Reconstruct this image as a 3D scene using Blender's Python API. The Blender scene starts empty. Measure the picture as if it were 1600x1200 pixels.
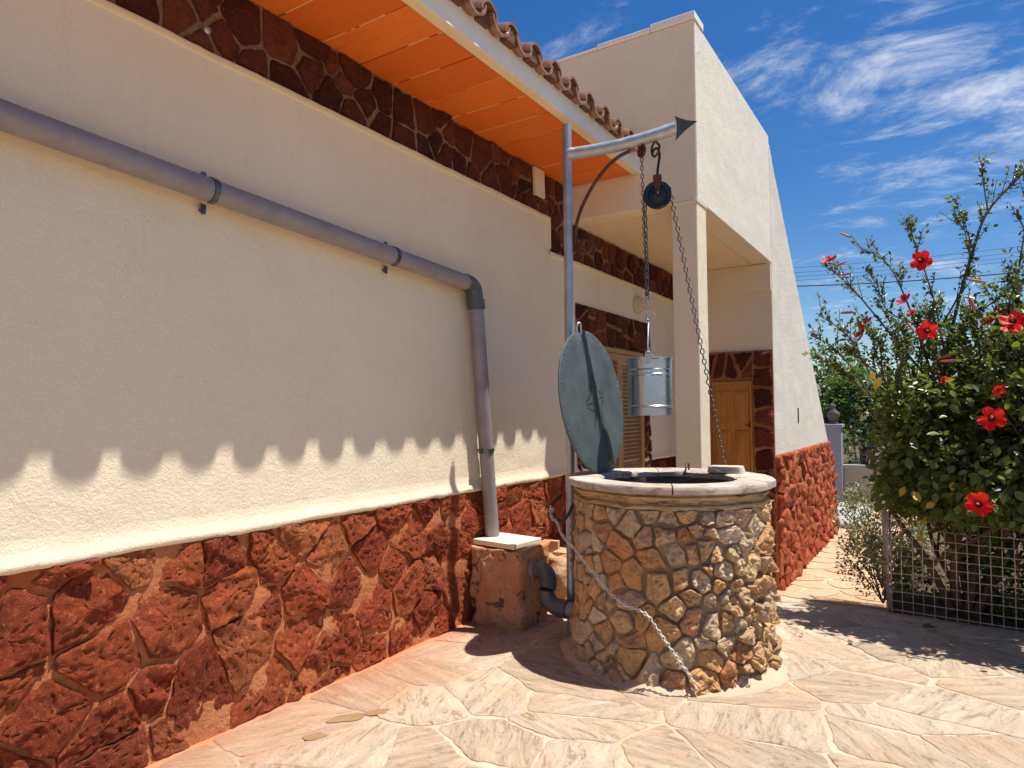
import bpy, math, random
from mathutils import Vector, Matrix, noise, Quaternion
import numpy as np
random.seed(7)
R = math.radians
S = bpy.context.scene
COL = S.collection

# ---------------------------------------------------------------- camera
cam_d = bpy.data.cameras.new("camera"); cam = bpy.data.objects.new("camera", cam_d); COL.objects.link(cam)
S.camera = cam
def set_cam(yaw, pitch, roll):
    f = Vector((-math.sin(yaw)*math.cos(pitch), math.cos(yaw)*math.cos(pitch), math.sin(pitch)))
    r = Vector((math.cos(yaw), math.sin(yaw), 0)); u = r.cross(f)
    r2 = r*math.cos(roll)+u*math.sin(roll); u2 = -r*math.sin(roll)+u*math.cos(roll)
    m = Matrix((r2, u2, -f)).transposed().to_4x4(); m.translation = Vector((0, 0, 1.45))
    cam.matrix_world = m
set_cam(0.56935872, 0.04131153, -0.00751064)
cam_d.sensor_width = 36; cam_d.lens = 1046.27/1600*36; cam_d.clip_end = 2000; cam_d.clip_start = 0.05

# ---------------------------------------------------------------- light and exposure
SUN = Vector((0.73, 0.325, 2.35)).normalized()
sd = bpy.data.lights.new("sun", 'SUN'); sd.energy = 5.0; sd.angle = R(0.55); sd.color = (1.0, 0.955, 0.88)
so = bpy.data.objects.new("sun", sd); COL.objects.link(so)
so.rotation_mode = 'QUATERNION'; so.rotation_quaternion = SUN.to_track_quat('Z', 'Y'); so.location = (4, 3, 12)
S.view_settings.view_transform = 'Standard'; S.view_settings.look = 'None'
S.view_settings.gamma = 1; S.view_settings.use_curve_mapping = False
S.view_settings.exposure = 0.64
S.cycles.max_bounces = 8; S.cycles.diffuse_bounces = 5

W = bpy.data.worlds.new("World"); S.world = W; W.use_nodes = True
nt = W.node_tree; nt.nodes.clear()
def N(tree, kind, **kw):
    n = tree.nodes.new(kind)
    for k, v in kw.items():
        if k == 'inp':
            for a, b in v.items(): n.inputs[a].default_value = b
        else: setattr(n, k, v)
    return n
def L(tree, a, b): tree.links.new(a, b)
sky = N(nt, 'ShaderNodeTexSky', sky_type='NISHITA', sun_disc=False, sun_elevation=math.asin(SUN.z), sun_rotation=math.atan2(SUN.x, SUN.y),
        air_density=1.0, dust_density=0.3, ozone_density=3.0)
hsv = N(nt, 'ShaderNodeHueSaturation', inp={'Saturation': 1.36, 'Value': 1.0, 'Hue': 0.507})
L(nt, sky.outputs[0], hsv.inputs['Color'])
tc = N(nt, 'ShaderNodeTexCoord')
sep = N(nt, 'ShaderNodeSeparateXYZ'); L(nt, tc.outputs['Generated'], sep.inputs[0])
zz = N(nt, 'ShaderNodeMath', operation='MAXIMUM', inp={1: 0.02}); L(nt, sep.outputs[2], zz.inputs[0])
za = N(nt, 'ShaderNodeMath', operation='ADD', inp={1: 0.12}); L(nt, zz.outputs[0], za.inputs[0])
dx = N(nt, 'ShaderNodeMath', operation='DIVIDE'); L(nt, sep.outputs[0], dx.inputs[0]); L(nt, za.outputs[0], dx.inputs[1])
dy = N(nt, 'ShaderNodeMath', operation='DIVIDE'); L(nt, sep.outputs[1], dy.inputs[0]); L(nt, za.outputs[0], dy.inputs[1])
cb = N(nt, 'ShaderNodeCombineXYZ'); L(nt, dx.outputs[0], cb.inputs[0]); L(nt, dy.outputs[0], cb.inputs[1])
mp = N(nt, 'ShaderNodeMapping'); mp.inputs['Rotation'].default_value = (0, 0, R(-38)); mp.inputs['Scale'].default_value = (1.5, 2.3, 1)
mp.inputs['Location'].default_value = (4.3, 2.2, 0)
L(nt, cb.outputs[0], mp.inputs[0])
cn = N(nt, 'ShaderNodeTexNoise', inp={'Scale': 1.9, 'Detail': 15, 'Roughness': 0.70, 'Distortion': 0.35}); L(nt, mp.outputs[0], cn.inputs['Vector'])
mpb = N(nt, 'ShaderNodeMapping'); mpb.inputs['Rotation'].default_value = (0, 0, R(-30)); mpb.inputs['Scale'].default_value = (0.7, 1.0, 1); mpb.inputs['Location'].default_value = (0.9, 4.2, 0)
L(nt, cb.outputs[0], mpb.inputs[0])
cn2 = N(nt, 'ShaderNodeTexNoise', inp={'Scale': 0.9, 'Detail': 3, 'Roughness': 0.5}); L(nt, mpb.outputs[0], cn2.inputs['Vector'])
# cloud banks stand at a few bearings
acc = None
for d, r0, amt in (((-0.04, .90, .42), .15, .20), ((.05, .93, .33), .14, .19), ((-0.39, .77, .51), .10, .15), ((-.03, .977, .21), .11, .12), ((-.18, .955, .23), .06, .12), ((.5, .8, .4), .3, .15), ((-.9, .2, .4), .4, .12), ((.4, -.8, .4), .4, .15), ((-.10, .985, .14), .07, .10)):
    vm = N(nt, 'ShaderNodeVectorMath', operation='DISTANCE'); v = Vector(d).normalized(); vm.inputs[1].default_value = v
    L(nt, tc.outputs['Generated'], vm.inputs[0])
    mr = N(nt, 'ShaderNodeMapRange', interpolation_type='SMOOTHSTEP', inp={1: 0.0, 2: r0*1.6, 3: amt, 4: 0.0}); L(nt, vm.outputs['Value'], mr.inputs[0])
    if acc is None: acc = mr.outputs[0]
    else:
        ad = N(nt, 'ShaderNodeMath', operation='MAXIMUM'); L(nt, acc, ad.inputs[0]); L(nt, mr.outputs[0], ad.inputs[1]); acc = ad.outputs[0]
m1 = N(nt, 'ShaderNodeMath', operation='MULTIPLY_ADD', inp={1: 0.35}); L(nt, cn2.outputs[0], m1.inputs[0]); L(nt, cn.outputs[0], m1.inputs[2])
m2 = N(nt, 'ShaderNodeMath', operation='ADD'); L(nt, m1.outputs[0], m2.inputs[0]); L(nt, acc, m2.inputs[1])
cr = N(nt, 'ShaderNodeMapRange', interpolation_type='SMOOTHSTEP', inp={1: 0.76, 2: 1.14, 3: 0.0, 4: 0.85}); L(nt, m2.outputs[0], cr.inputs[0])
mx = N(nt, 'ShaderNodeMix', data_type='RGBA'); mx.inputs[7].default_value = (8.0, 8.2, 8.6, 1)
L(nt, cr.outputs[0], mx.inputs[0]); L(nt, hsv.outputs[0], mx.inputs[6])
bg = N(nt, 'ShaderNodeBackground', inp={'Strength': 0.077}); L(nt, mx.outputs[2], bg.inputs[0])
wo = N(nt, 'ShaderNodeOutputWorld'); L(nt, bg.outputs[0], wo.inputs[0])

# ---------------------------------------------------------------- materials
def new_mat(name, rough=0.8, metal=0.0, spec=0.3):
    m = bpy.data.materials.new(name); m.use_nodes = True
    t = m.node_tree; b = t.nodes['Principled BSDF']
    b.inputs['Roughness'].default_value = rough; b.inputs['Metallic'].default_value = metal
    b.inputs['Specular IOR Level'].default_value = spec
    return m, t, b
def ramp(t, fac, stops, interp='LINEAR'):
    r = N(t, 'ShaderNodeValToRGB'); r.color_ramp.interpolation = interp
    e = r.color_ramp.elements
    while len(e) < len(stops): e.new(0.5)
    for k, (p, c) in enumerate(stops): e[k].position = p; e[k].color = (*c, 1)
    L(t, fac, r.inputs[0]); return r.outputs[0]
def noise_n(t, vec, scale, detail=6, rough=0.6, dist=0.0):
    n = N(t, 'ShaderNodeTexNoise', inp={'Scale': scale, 'Detail': detail, 'Roughness': rough, 'Distortion': dist}); L(t, vec, n.inputs['Vector']); return n.outputs[0]
def mixc(t, fac, a, b, mode='MIX'):
    m = N(t, 'ShaderNodeMix', data_type='RGBA', blend_type=mode)
    for s, v in ((m.inputs[0], fac), (m.inputs[6], a), (m.inputs[7], b)):
        if isinstance(v, (int, float)): s.default_value = v
        elif isinstance(v, tuple): s.default_value = (*v, 1)
        else: L(t, v, s)
    return m.outputs[2]
def remap(t, v, a, b, c=0.0, d=1.0):
    m = N(t, 'ShaderNodeMapRange', inp={1: a, 2: b, 3: c, 4: d}); L(t, v, m.inputs[0]); return m.outputs[0]
def bump(t, b, h, strength, dist, prev=None):
    n = N(t, 'ShaderNodeBump', inp={'Strength': strength, 'Distance': dist}); L(t, h, n.inputs['Height'])
    if prev is not None: L(t, prev, n.inputs['Normal'])
    L(t, n.outputs[0], b.inputs['Normal']); return n.outputs[0]
def objc(t, offset_random=False):
    c = N(t, 'ShaderNodeTexCoord').outputs['Object']
    if not offset_random: return c
    oi = N(t, 'ShaderNodeObjectInfo'); m = N(t, 'ShaderNodeVectorMath', operation='MULTIPLY_ADD'); m.inputs[1].default_value = (1, 1, 1)
    k = N(t, 'ShaderNodeVectorMath', operation='SCALE'); k.inputs[0].default_value = (17, 31, 23); L(t, oi.outputs['Random'], k.inputs['Scale'])
    L(t, c, m.inputs[0]); L(t, k.outputs[0], m.inputs[2]); return m.outputs[0]
def rnd(t): return N(t, 'ShaderNodeObjectInfo').outputs['Random']

def stucco(name, col, col2, bs=1.0, scale=120, stain=.35):
    m, t, b = new_mat(name, 0.92, spec=0.15); c = objc(t)
    big = noise_n(t, c, 1.3, 5, 0.6)
    base = mixc(t, remap(t, big, .3, .7), col, col2)
    fine = noise_n(t, c, scale, 5, 0.7)
    med = noise_n(t, c, scale*0.45, 4, 0.6)
    base = mixc(t, remap(t, fine, .3, .75, 0, .22), base, tuple(x*0.78 for x in col))
    st = noise_n(t, c, 4.0, 7, 0.72); base = mixc(t, remap(t, st, .56, .80, 0, stain), base, (col[0]*.84, col[1]*.75, col[2]*.60))
    mv = N(t, 'ShaderNodeMapping'); mv.inputs['Scale'].default_value = (9, 9, .55); L(t, c, mv.inputs[0])
    run = noise_n(t, mv.outputs[0], 1.6, 6, .65, .3); base = mixc(t, remap(t, run, .58, .76, 0, stain*.8), base, (col[0]*.74, col[1]*.66, col[2]*.54))
    n7 = noise_n(t, c, 1.1, 9, .62, .8); ab = N(t, 'ShaderNodeMath', operation='SUBTRACT', inp={1: .5}); L(t, n7, ab.inputs[0]); ab2 = N(t, 'ShaderNodeMath', operation='ABSOLUTE'); L(t, ab.outputs[0], ab2.inputs[0])
    base = mixc(t, remap(t, ab2.outputs[0], .0012, 0, 0, .35), base, (col[0]*.5, col[1]*.42, col[2]*.34))
    L(t, base, b.inputs['Base Color'])
    h = N(t, 'ShaderNodeMath', operation='MULTIPLY_ADD', inp={1: 1.2}); L(t, med, h.inputs[0]); L(t, fine, h.inputs[2])
    p = bump(t, b, noise_n(t, c, 2.6, 3, .5), .35, .05)
    bump(t, b, h.outputs[0], 0.6*bs, 0.006*bs, p)
    return m
M = {}
M['cream'] = stucco('cream_stucco', (.77, .655, .475), (.81, .70, .53))
M['trim'] = stucco('warm_cream_edge', (.80, .66, .40), (.80, .67, .43), 0.5)
M['white_stucco'] = stucco('rough_pale_stucco', (.69, .645, .53), (.75, .70, .59), 1.3, 75)
M['side_stucco'] = stucco('pale_side_stucco', (.74, .685, .57), (.78, .725, .615), .9, 95)
M['fascia'] = stucco('fascia_plaster', (.80, .76, .68), (.82, .78, .71), 0.5)
M['band_plain'] = stucco('plain_plate', (.72, .62, .46), (.72, .62, .46), 0.2)

def rock(name, cols, mort=None, bs=1.0, scale=26, pits=True, spec=0.2, rough=0.85, dust=None):
    m, t, b = new_mat(name, rough, spec=spec); c = objc(t)
    n1 = noise_n(t, c, scale*0.35, 6, 0.65, 0.6)
    n2 = noise_n(t, c, scale*2.2, 9, 0.78, 0.3)
    n3 = noise_n(t, c, scale*0.9, 7, 0.7, 1.2)
    per = rnd(t)
    a = ramp(t, per, cols)
    sh = ramp(t, n1, [(0.28, (.60, .52, .50)), (0.5, (1, 1, 1)), (0.72, (1.35, 1.15, 1.02))])
    col = mixc(t, 0.8, a, sh, 'MULTIPLY')
    col = mixc(t, remap(t, n2, .55, .68, 0, .75), col, dust or (.50, .26, .14))
    col = mixc(t, remap(t, n3, .60, .72, 0, .5), col, dust or (.50, .26, .14))
    col = mixc(t, remap(t, n2, .43, .34, 0, .8), col, tuple(x*0.28 for x in cols[0][1]))  # cavity shade painted into the colour: low spots of the grain go near black
    L(t, col, b.inputs['Base Color'])
    # pits and cracks: dark narrow valleys in the relief
    rg_ = N(t, 'ShaderNodeMath', operation='ABSOLUTE'); q_ = N(t, 'ShaderNodeMath', operation='SUBTRACT', inp={1: .5}); L(t, n3, q_.inputs[0]); L(t, q_.outputs[0], rg_.inputs[0])
    cr_ = remap(t, rg_.outputs[0], 0, .05, 0, 1)
    h = N(t, 'ShaderNodeMath', operation='MULTIPLY_ADD', inp={1: 0.14}); L(t, cr_, h.inputs[0]); L(t, n2, h.inputs[2])
    p = bump(t, b, n1, 0.8*bs, 0.05*bs)
    bump(t, b, h.outputs[0], 1.0, 0.030*bs, p)
    return m
M['red_stone'] = rock('red_porphyry', [(0, (.29, .050, .020)), (.3, (.42, .078, .028)), (.6, (.50, .110, .036)), (.85, (.38, .085, .036)), (1, (.58, .19, .065))], dust=(.78, .36, .18), scale=24)
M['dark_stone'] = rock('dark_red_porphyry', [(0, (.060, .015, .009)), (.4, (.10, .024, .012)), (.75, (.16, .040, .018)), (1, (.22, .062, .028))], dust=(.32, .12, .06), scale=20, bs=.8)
M['wing_stone'] = rock('raked_red_stone', [(0, (.46, .090, .036)), (.5, (.56, .130, .052)), (1, (.64, .20, .085))], dust=(.76, .40, .25), scale=18, bs=1.2)
M['well_stone'] = rock('well_rubble_stone', [(0, (.52, .33, .19)), (.14, (.70, .42, .17)), (.3, (.66, .51, .35)), (.42, (.62, .28, .12)), (.55, (.74, .50, .24)), (.7, (.66, .52, .37)), (.85, (.74, .42, .17)), (1, (.78, .65, .47))], dust=(.82, .70, .54), scale=34, bs=.55)
def mortar(name, c1, c2, scale=30, bs=1.0):
    m, t, b = new_mat(name, 0.95, spec=0.1); c = objc(t)
    n = noise_n(t, c, scale, 8, 0.7); n0 = noise_n(t, c, 3.0, 4, 0.6)
    col = mixc(t, remap(t, n0, .35, .65), c1, c2); col = mixc(t, remap(t, n, .35, .7, .0, .5), col, tuple(x*.5 for x in c1))
    L(t, col, b.inputs['Base Color']); bump(t, b, n, 1.0*bs, 0.02*bs); return m
M['plinth_mortar'] = mortar('orange_mortar', (.50, .135, .048), (.58, .25, .11), 30, 1.0)
M['band_mortar'] = mortar('tan_mortar', (.22, .115, .065), (.34, .21, .125))
M['wing_mortar'] = mortar('red_mortar', (.46, .12, .055), (.55, .18, .085))
M['well_mortar'] = mortar('grey_ochre_mortar', (.30, .215, .145), (.34, .21, .12), 24, .7)
M['surround_mortar'] = mortar('orange_surround_mortar', (.36, .13, .05), (.42, .22, .11))

# paving
def paving(name, cols, streak=1.0):
    m, t, b = new_mat(name, 0.8, spec=0.25)
    c0 = N(t, 'ShaderNodeTexCoord').outputs['Object']; r = rnd(t)
    rot = N(t, 'ShaderNodeVectorRotate', rotation_type='Z_AXIS'); L(t, c0, rot.inputs['Vector'])
    an = N(t, 'ShaderNodeMath', operation='MULTIPLY', inp={1: 37.0}); L(t, r, an.inputs[0]); L(t, an.outputs[0], rot.inputs['Angle'])
    mpp = N(t, 'ShaderNodeMapping'); mpp.inputs['Scale'].default_value = (2.0, 7.5, 4.0); L(t, rot.outputs[0], mpp.inputs[0])
    s1 = noise_n(t, mpp.outputs[0], 1.3, 10, 0.74, 2.6)
    n0 = noise_n(t, c0, 2.2, 5, 0.6); n2 = noise_n(t, c0, 38, 8, 0.78)
    col = ramp(t, r, cols)
    col = mixc(t, remap(t, s1, .53, .62, 0, .72*streak), col, (.27, .17, .10))
    col = mixc(t, remap(t, s1, .47, .34, 0, .6*streak), col, (.76, .64, .50))
    col = mixc(t, remap(t, n0, .50, .70, 0, .6), col, (.66, .41, .25))
    col = mixc(t, remap(t, n2, .56, .66, 0, .5), col, (.20, .12, .075)); col = mixc(t, remap(t, n2, .42, .34, 0, .5), col, (.70, .58, .45))
    # red dust washed off the plinth lies along the foot of the wall
    sx = N(t, 'ShaderNodeSeparateXYZ'); L(t, c0, sx.inputs[0])
    wv = N(t, 'ShaderNodeMath', operation='MULTIPLY_ADD', inp={1: 0.9}); L(t, noise_n(t, c0, 3.2, 6, .7), wv.inputs[0]); L(t, sx.outputs[0], wv.inputs[2])
    col = mixc(t, remap(t, wv.outputs[0], -1.75, -2.45, 0, .8), col, (.52, .21, .10))
    L(t, col, b.inputs['Base Color'])
    p = bump(t, b, s1, 1.0, 0.03*streak); bump(t, b, n2, 0.8, 0.010, p)
    return m
M['flag'] = paving('beige_flagstone', [(0, (.57, .445, .315)), (.3, (.63, .50, .365)), (.55, (.53, .395, .275)), (.8, (.65, .525, .395)), (1, (.48, .36, .25))])
M['path_flag'] = paving('orange_path_paving', [(0, (.50, .30, .17)), (1, (.56, .38, .24))], .5)
def joint(name, c1, c2):
    m, t, b = new_mat(name, .9, spec=.15); c = objc(t)
    n0 = noise_n(t, c, 2.3, 6, .65); n = noise_n(t, c, 38, 7, .7)
    col = mixc(t, remap(t, n0, .42, .58), c1, c2); col = mixc(t, remap(t, n, .55, .72, 0, .6), col, (.34, .2, .12))
    sx = N(t, 'ShaderNodeSeparateXYZ'); L(t, c, sx.inputs[0])
    wv = N(t, 'ShaderNodeMath', operation='MULTIPLY_ADD', inp={1: 0.9}); L(t, noise_n(t, c, 3.2, 6, .7), wv.inputs[0]); L(t, sx.outputs[0], wv.inputs[2])
    col = mixc(t, remap(t, wv.outputs[0], -1.65, -2.35, 0, .9), col, (.50, .18, .08))
    L(t, col, b.inputs['Base Color']); bump(t, b, n, .8, .008); return m
M['joint'] = joint('pale_grout', (.54, .43, .33), (.50, .34, .22))
M['collar'] = joint('beige_cement_collar', (.47, .36, .255), (.52, .39, .275))
M['path_joint'] = joint('path_grout', (.60, .42, .28), (.55, .30, .16))

def simple(name, col, rough=.6, metal=0., spec=.4, bs=0., scale=60, var=.25, col2=None, nscale=12):
    m, t, b = new_mat(name, rough, metal, spec); c = objc(t)
    n = noise_n(t, c, nscale, 6, .65)
    L(t, mixc(t, remap(t, n, .35, .7, 0, 1 if col2 else var), col, col2 or tuple(x*.55 for x in col)), b.inputs['Base Color'])
    if bs: bump(t, b, noise_n(t, c, scale, 5, .6), bs, .004)
    rr = remap(t, noise_n(t, c, nscale*1.7, 5, .6), .3, .7, max(rough-.12, .05), min(rough+.12, 1)); L(t, rr, b.inputs['Roughness'])
    return m
m, t, b = new_mat('orange_painted_board', .55, spec=.35); c = objc(t)
col = ramp(t, rnd(t), [(0, (.70, .145, .014)), (.5, (.78, .175, .018)), (1, (.82, .20, .028))])
mg = N(t, 'ShaderNodeMapping'); mg.inputs['Scale'].default_value = (2.5, 26, 10); L(t, c, mg.inputs[0]); gr = noise_n(t, mg.outputs[0], 1.5, 7, .7, .6)
col = mixc(t, remap(t, gr, .52, .70, 0, .45), col, (.50, .095, .012)); col = mixc(t, remap(t, noise_n(t, c, 5, 6, .7), .60, .78, 0, .4), col, (.86, .34, .10))
col = mixc(t, remap(t, noise_n(t, c, 60, 5, .8), .68, .76, 0, .6), col, (.34, .07, .02))
L(t, col, b.inputs['Base Color']); bump(t, b, gr, .4, .006); M['soffit'] = m
M['gap'] = simple('dark_gap', (.12, .035, .01), .9)
M['tile'] = simple('glazed_brown_tile', (.34, .17, .085), .2, spec=.65, col2=(.12, .055, .03), nscale=14, bs=.5, scale=18)
M['tile_bed'] = mortar('brown_bedding', (.16, .075, .045), (.24, .12, .07), 26)
M['tile_top'] = simple('weathered_clay_tile', (.46, .29, .19), .8, col2=(.33, .2, .14))
M['pipe'] = simple('grey_plastic_pipe', (.20, .180, .190), .42, spec=.45, col2=(.27, .245, .25), nscale=7, bs=.05)
M['pipe_dark'] = simple('dark_grey_plastic', (.075, .08, .095), .38, spec=.5, var=.2)
M['metal'] = simple('galvanised_steel', (.50, .52, .56), .42, .85, col2=(.34, .36, .40), nscale=14, bs=.06)
M['clamp'] = simple('dark_zinc_clamp', (.15, .16, .18), .35, .8, col2=(.08, .085, .10), nscale=30)
M['pole_paint'] = simple('silver_painted_steel', (.44, .46, .49), .42, .55, col2=(.30, .31, .34), nscale=9, bs=.1)
M['zinc'] = simple('zinc_sheet', (.085, .102, .104), .6, .1, spec=.3, col2=(.05, .064, .066), nscale=6, bs=.12)
M['bucket'] = simple('bright_zinc_bucket', (.52, .53, .56), .27, .95, col2=(.42, .43, .46), nscale=3, bs=.05, scale=12)
M['black_iron'] = simple('black_iron', (.022, .02, .02), .28, .4, spec=.6)
M['rust_iron'] = simple('rusty_iron', (.13, .05, .028), .5, .4, col2=(.05, .022, .016), bs=.3)
M['chain'] = simple('dark_chain_steel', (.16, .15, .14), .4, .8, col2=(.08, .075, .07), nscale=40)
M['pale_chain'] = simple('pale_weathered_chain', (.66, .62, .56), .5, .3, col2=(.48, .43, .38), nscale=30)
def limestone(name, a_, b2, dark, amt, zs):
    m, t, b = new_mat(name, .92, spec=.12); c = objc(t)
    n0 = noise_n(t, c, 4, 5, .6); n1 = noise_n(t, c, 42, 8, .75)
    mv = N(t, 'ShaderNodeMapping'); mv.inputs['Scale'].default_value = (6, 6, zs); L(t, c, mv.inputs[0]); n2 = noise_n(t, mv.outputs[0], 1.4, 8, .72, .5)
    col = mixc(t, remap(t, n0, .35, .65), a_, b2); col = mixc(t, remap(t, n2, .50, .64, 0, amt), col, dark)
    col = mixc(t, remap(t, n1, .58, .70, 0, .6), col, tuple(x*.45 for x in b2)); L(t, col, b.inputs['Base Color'])
    p = bump(t, b, n2, .4, .02); bump(t, b, n1, .5, .006, p); return m
M['rim'] = limestone('weathered_limestone', (.52, .45, .38), (.40, .335, .275), (.20, .155, .12), .8, 9)
M['mould'] = limestone('stained_limestone', (.50, .35, .20), (.40, .26, .14), (.09, .06, .04), .95, 42)
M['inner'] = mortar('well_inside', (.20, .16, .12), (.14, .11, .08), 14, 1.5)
M['tile_slab'] = simple('cream_ceramic_slab', (.74, .62, .47), .6, var=.12)
def wood(name, a_, b2, axis=(14, 14, .9)):
    m, t, b = new_mat(name, .5, spec=.4); c = objc(t)
    mg = N(t, 'ShaderNodeMapping'); mg.inputs['Scale'].default_value = axis; L(t, c, mg.inputs[0]); g = noise_n(t, mg.outputs[0], 3, 8, .7, .8)
    col = mixc(t, remap(t, g, .35, .65), a_, b2); col = mixc(t, remap(t, noise_n(t, c, 4, 5, .6), .5, .75, 0, .5), col, tuple(x*.6 for x in b2))
    L(t, col, b.inputs['Base Color']); bump(t, b, g, .5, .004); return m
M['door'] = wood('varnished_ochre_wood', (.50, .235, .05), (.33, .14, .028))
M['shutter'] = wood('ochre_painted_louvre', (.52, .30, .125), (.36, .19, .07), (6, 2, 10))
M['void'] = simple('dark_interior', (.02, .016, .012), .9)
M['concrete'] = mortar('pale_concrete', (.42, .40, .37), (.36, .34, .31), 20, .4)
M['soil'] = mortar('dry_soil', (.16, .10, .06), (.11, .08, .05), 12, 1.5)
M['block'] = None
m, t, b = new_mat('stained_cement_block', .92, spec=.12); c = objc(t)
n0 = noise_n(t, c, 5, 7, .65, .5); n1 = noise_n(t, c, 22, 8, .7); n3 = noise_n(t, c, 9, 6, .7, 1.0)
col = mixc(t, remap(t, n0, .35, .65), (.55, .21, .085), (.56, .33, .18)); col = mixc(t, remap(t, n1, .55, .7, 0, .7), col, (.55, .38, .24))
col = mixc(t, remap(t, n3, .55, .63, 0, .9), col, (.045, .025, .016)); L(t, col, b.inputs['Base Color'])
pp = bump(t, b, n0, .8, .05); bump(t, b, n1, 1.0, .02, pp); M['block'] = m
M['rail'] = simple('black_railing_paint', (.05, .055, .065), .5)
M['gatepost'] = stucco('grey_lilac_render', (.27, .27, .32), (.34, .33, .36), .5)
M['farwall'] = stucco('tan_far_wall', (.36, .31, .24), (.42, .36, .27), .8)
M['lamp_glass'] = simple('frosted_lamp_glass', (.62, .55, .42), .35, spec=.5, var=.1)
M['lamp_body'] = simple('cream_lamp_housing', (.62, .54, .42), .5, var=.1)
M['cable'] = simple('black_cable', (.03, .03, .035), .6)
M['wet'] = simple('brown_wet_patch', (.25, .155, .075), .45, spec=.5, col2=(.33, .2, .1), nscale=30)
M['print'] = simple('black_print', (.03, .03, .035), .6)

def leafmat(name, c1, c2, c3, rough=.38, trans=.25, spec=.5):
    m, t, b = new_mat(name, rough, spec=spec)
    g = N(t, 'ShaderNodeNewGeometry'); r = g.outputs['Random Per Island']
    col = ramp(t, r, [(0, c1), (.5, c2), (.9, c3), (1, c3)]); n = noise_n(t, objc(t), 3.5, 3, .5)
    col = mixc(t, remap(t, n, .35, .65, 0, .45), col, c1)
    L(t, col, b.inputs['Base Color'])
    tr = N(t, 'ShaderNodeBsdfTranslucent'); L(t, mixc(t, .5, col, (.22, .30, .03)), tr.inputs[0])
    ms = N(t, 'ShaderNodeMixShader', inp={0: trans}); L(t, b.outputs[0], ms.inputs[1]); L(t, tr.outputs[0], ms.inputs[2])
    L(t, ms.outputs[0], t.nodes['Material Output'].inputs[0]); return m
M['leaf'] = leafmat('hibiscus_leaf', (.024, .046, .010), (.085, .135, .024), (.25, .28, .05), .33, .40, .55)
M['leaf_big'] = leafmat('hibiscus_big_leaf', (.075, .115, .022), (.12, .16, .030), (.24, .27, .05), .34, .45, .5)
M['leaf_yellow'] = leafmat('yellowed_leaf', (.42, .28, .03), (.50, .32, .03), (.5, .36, .05), .45, .3)
M['leaf_grey'] = leafmat('grey_green_leaf', (.10, .12, .05), (.16, .18, .07), (.34, .36, .12), .5, .2)
M['leaf_far'] = leafmat('far_tree_leaf', (.040, .085, .026), (.085, .150, .045), (.15, .23, .07), .5, .35, .3)
M['petal'] = leafmat('red_petal', (.70, .008, .006), (.78, .012, .008), (.80, .03, .02), .5, .35, .3)
m_ = M['petal'].node_tree
for n in m_.nodes:
    if n.type == 'BSDF_TRANSLUCENT':
        for l in list(n.inputs[0].links): m_.links.remove(l)
        n.inputs[0].default_value = (.9, .03, .02, 1)
M['petal_dark'] = simple('flower_throat', (.10, .004, .006), .6, var=.1)
M['bud'] = simple('pink_spent_bloom', (.50, .11, .10), .6, col2=(.36, .16, .09), nscale=30)
M['stamen'] = simple('pollen_column', (.75, .25, .06), .6)
M['bark'] = mortar('brown_bark', (.13, .080, .045), (.20, .125, .075), 30, .8)
M['twig'] = simple('grey_brown_twig', (.10, .085, .06), .8, col2=(.15, .12, .08))

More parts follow.
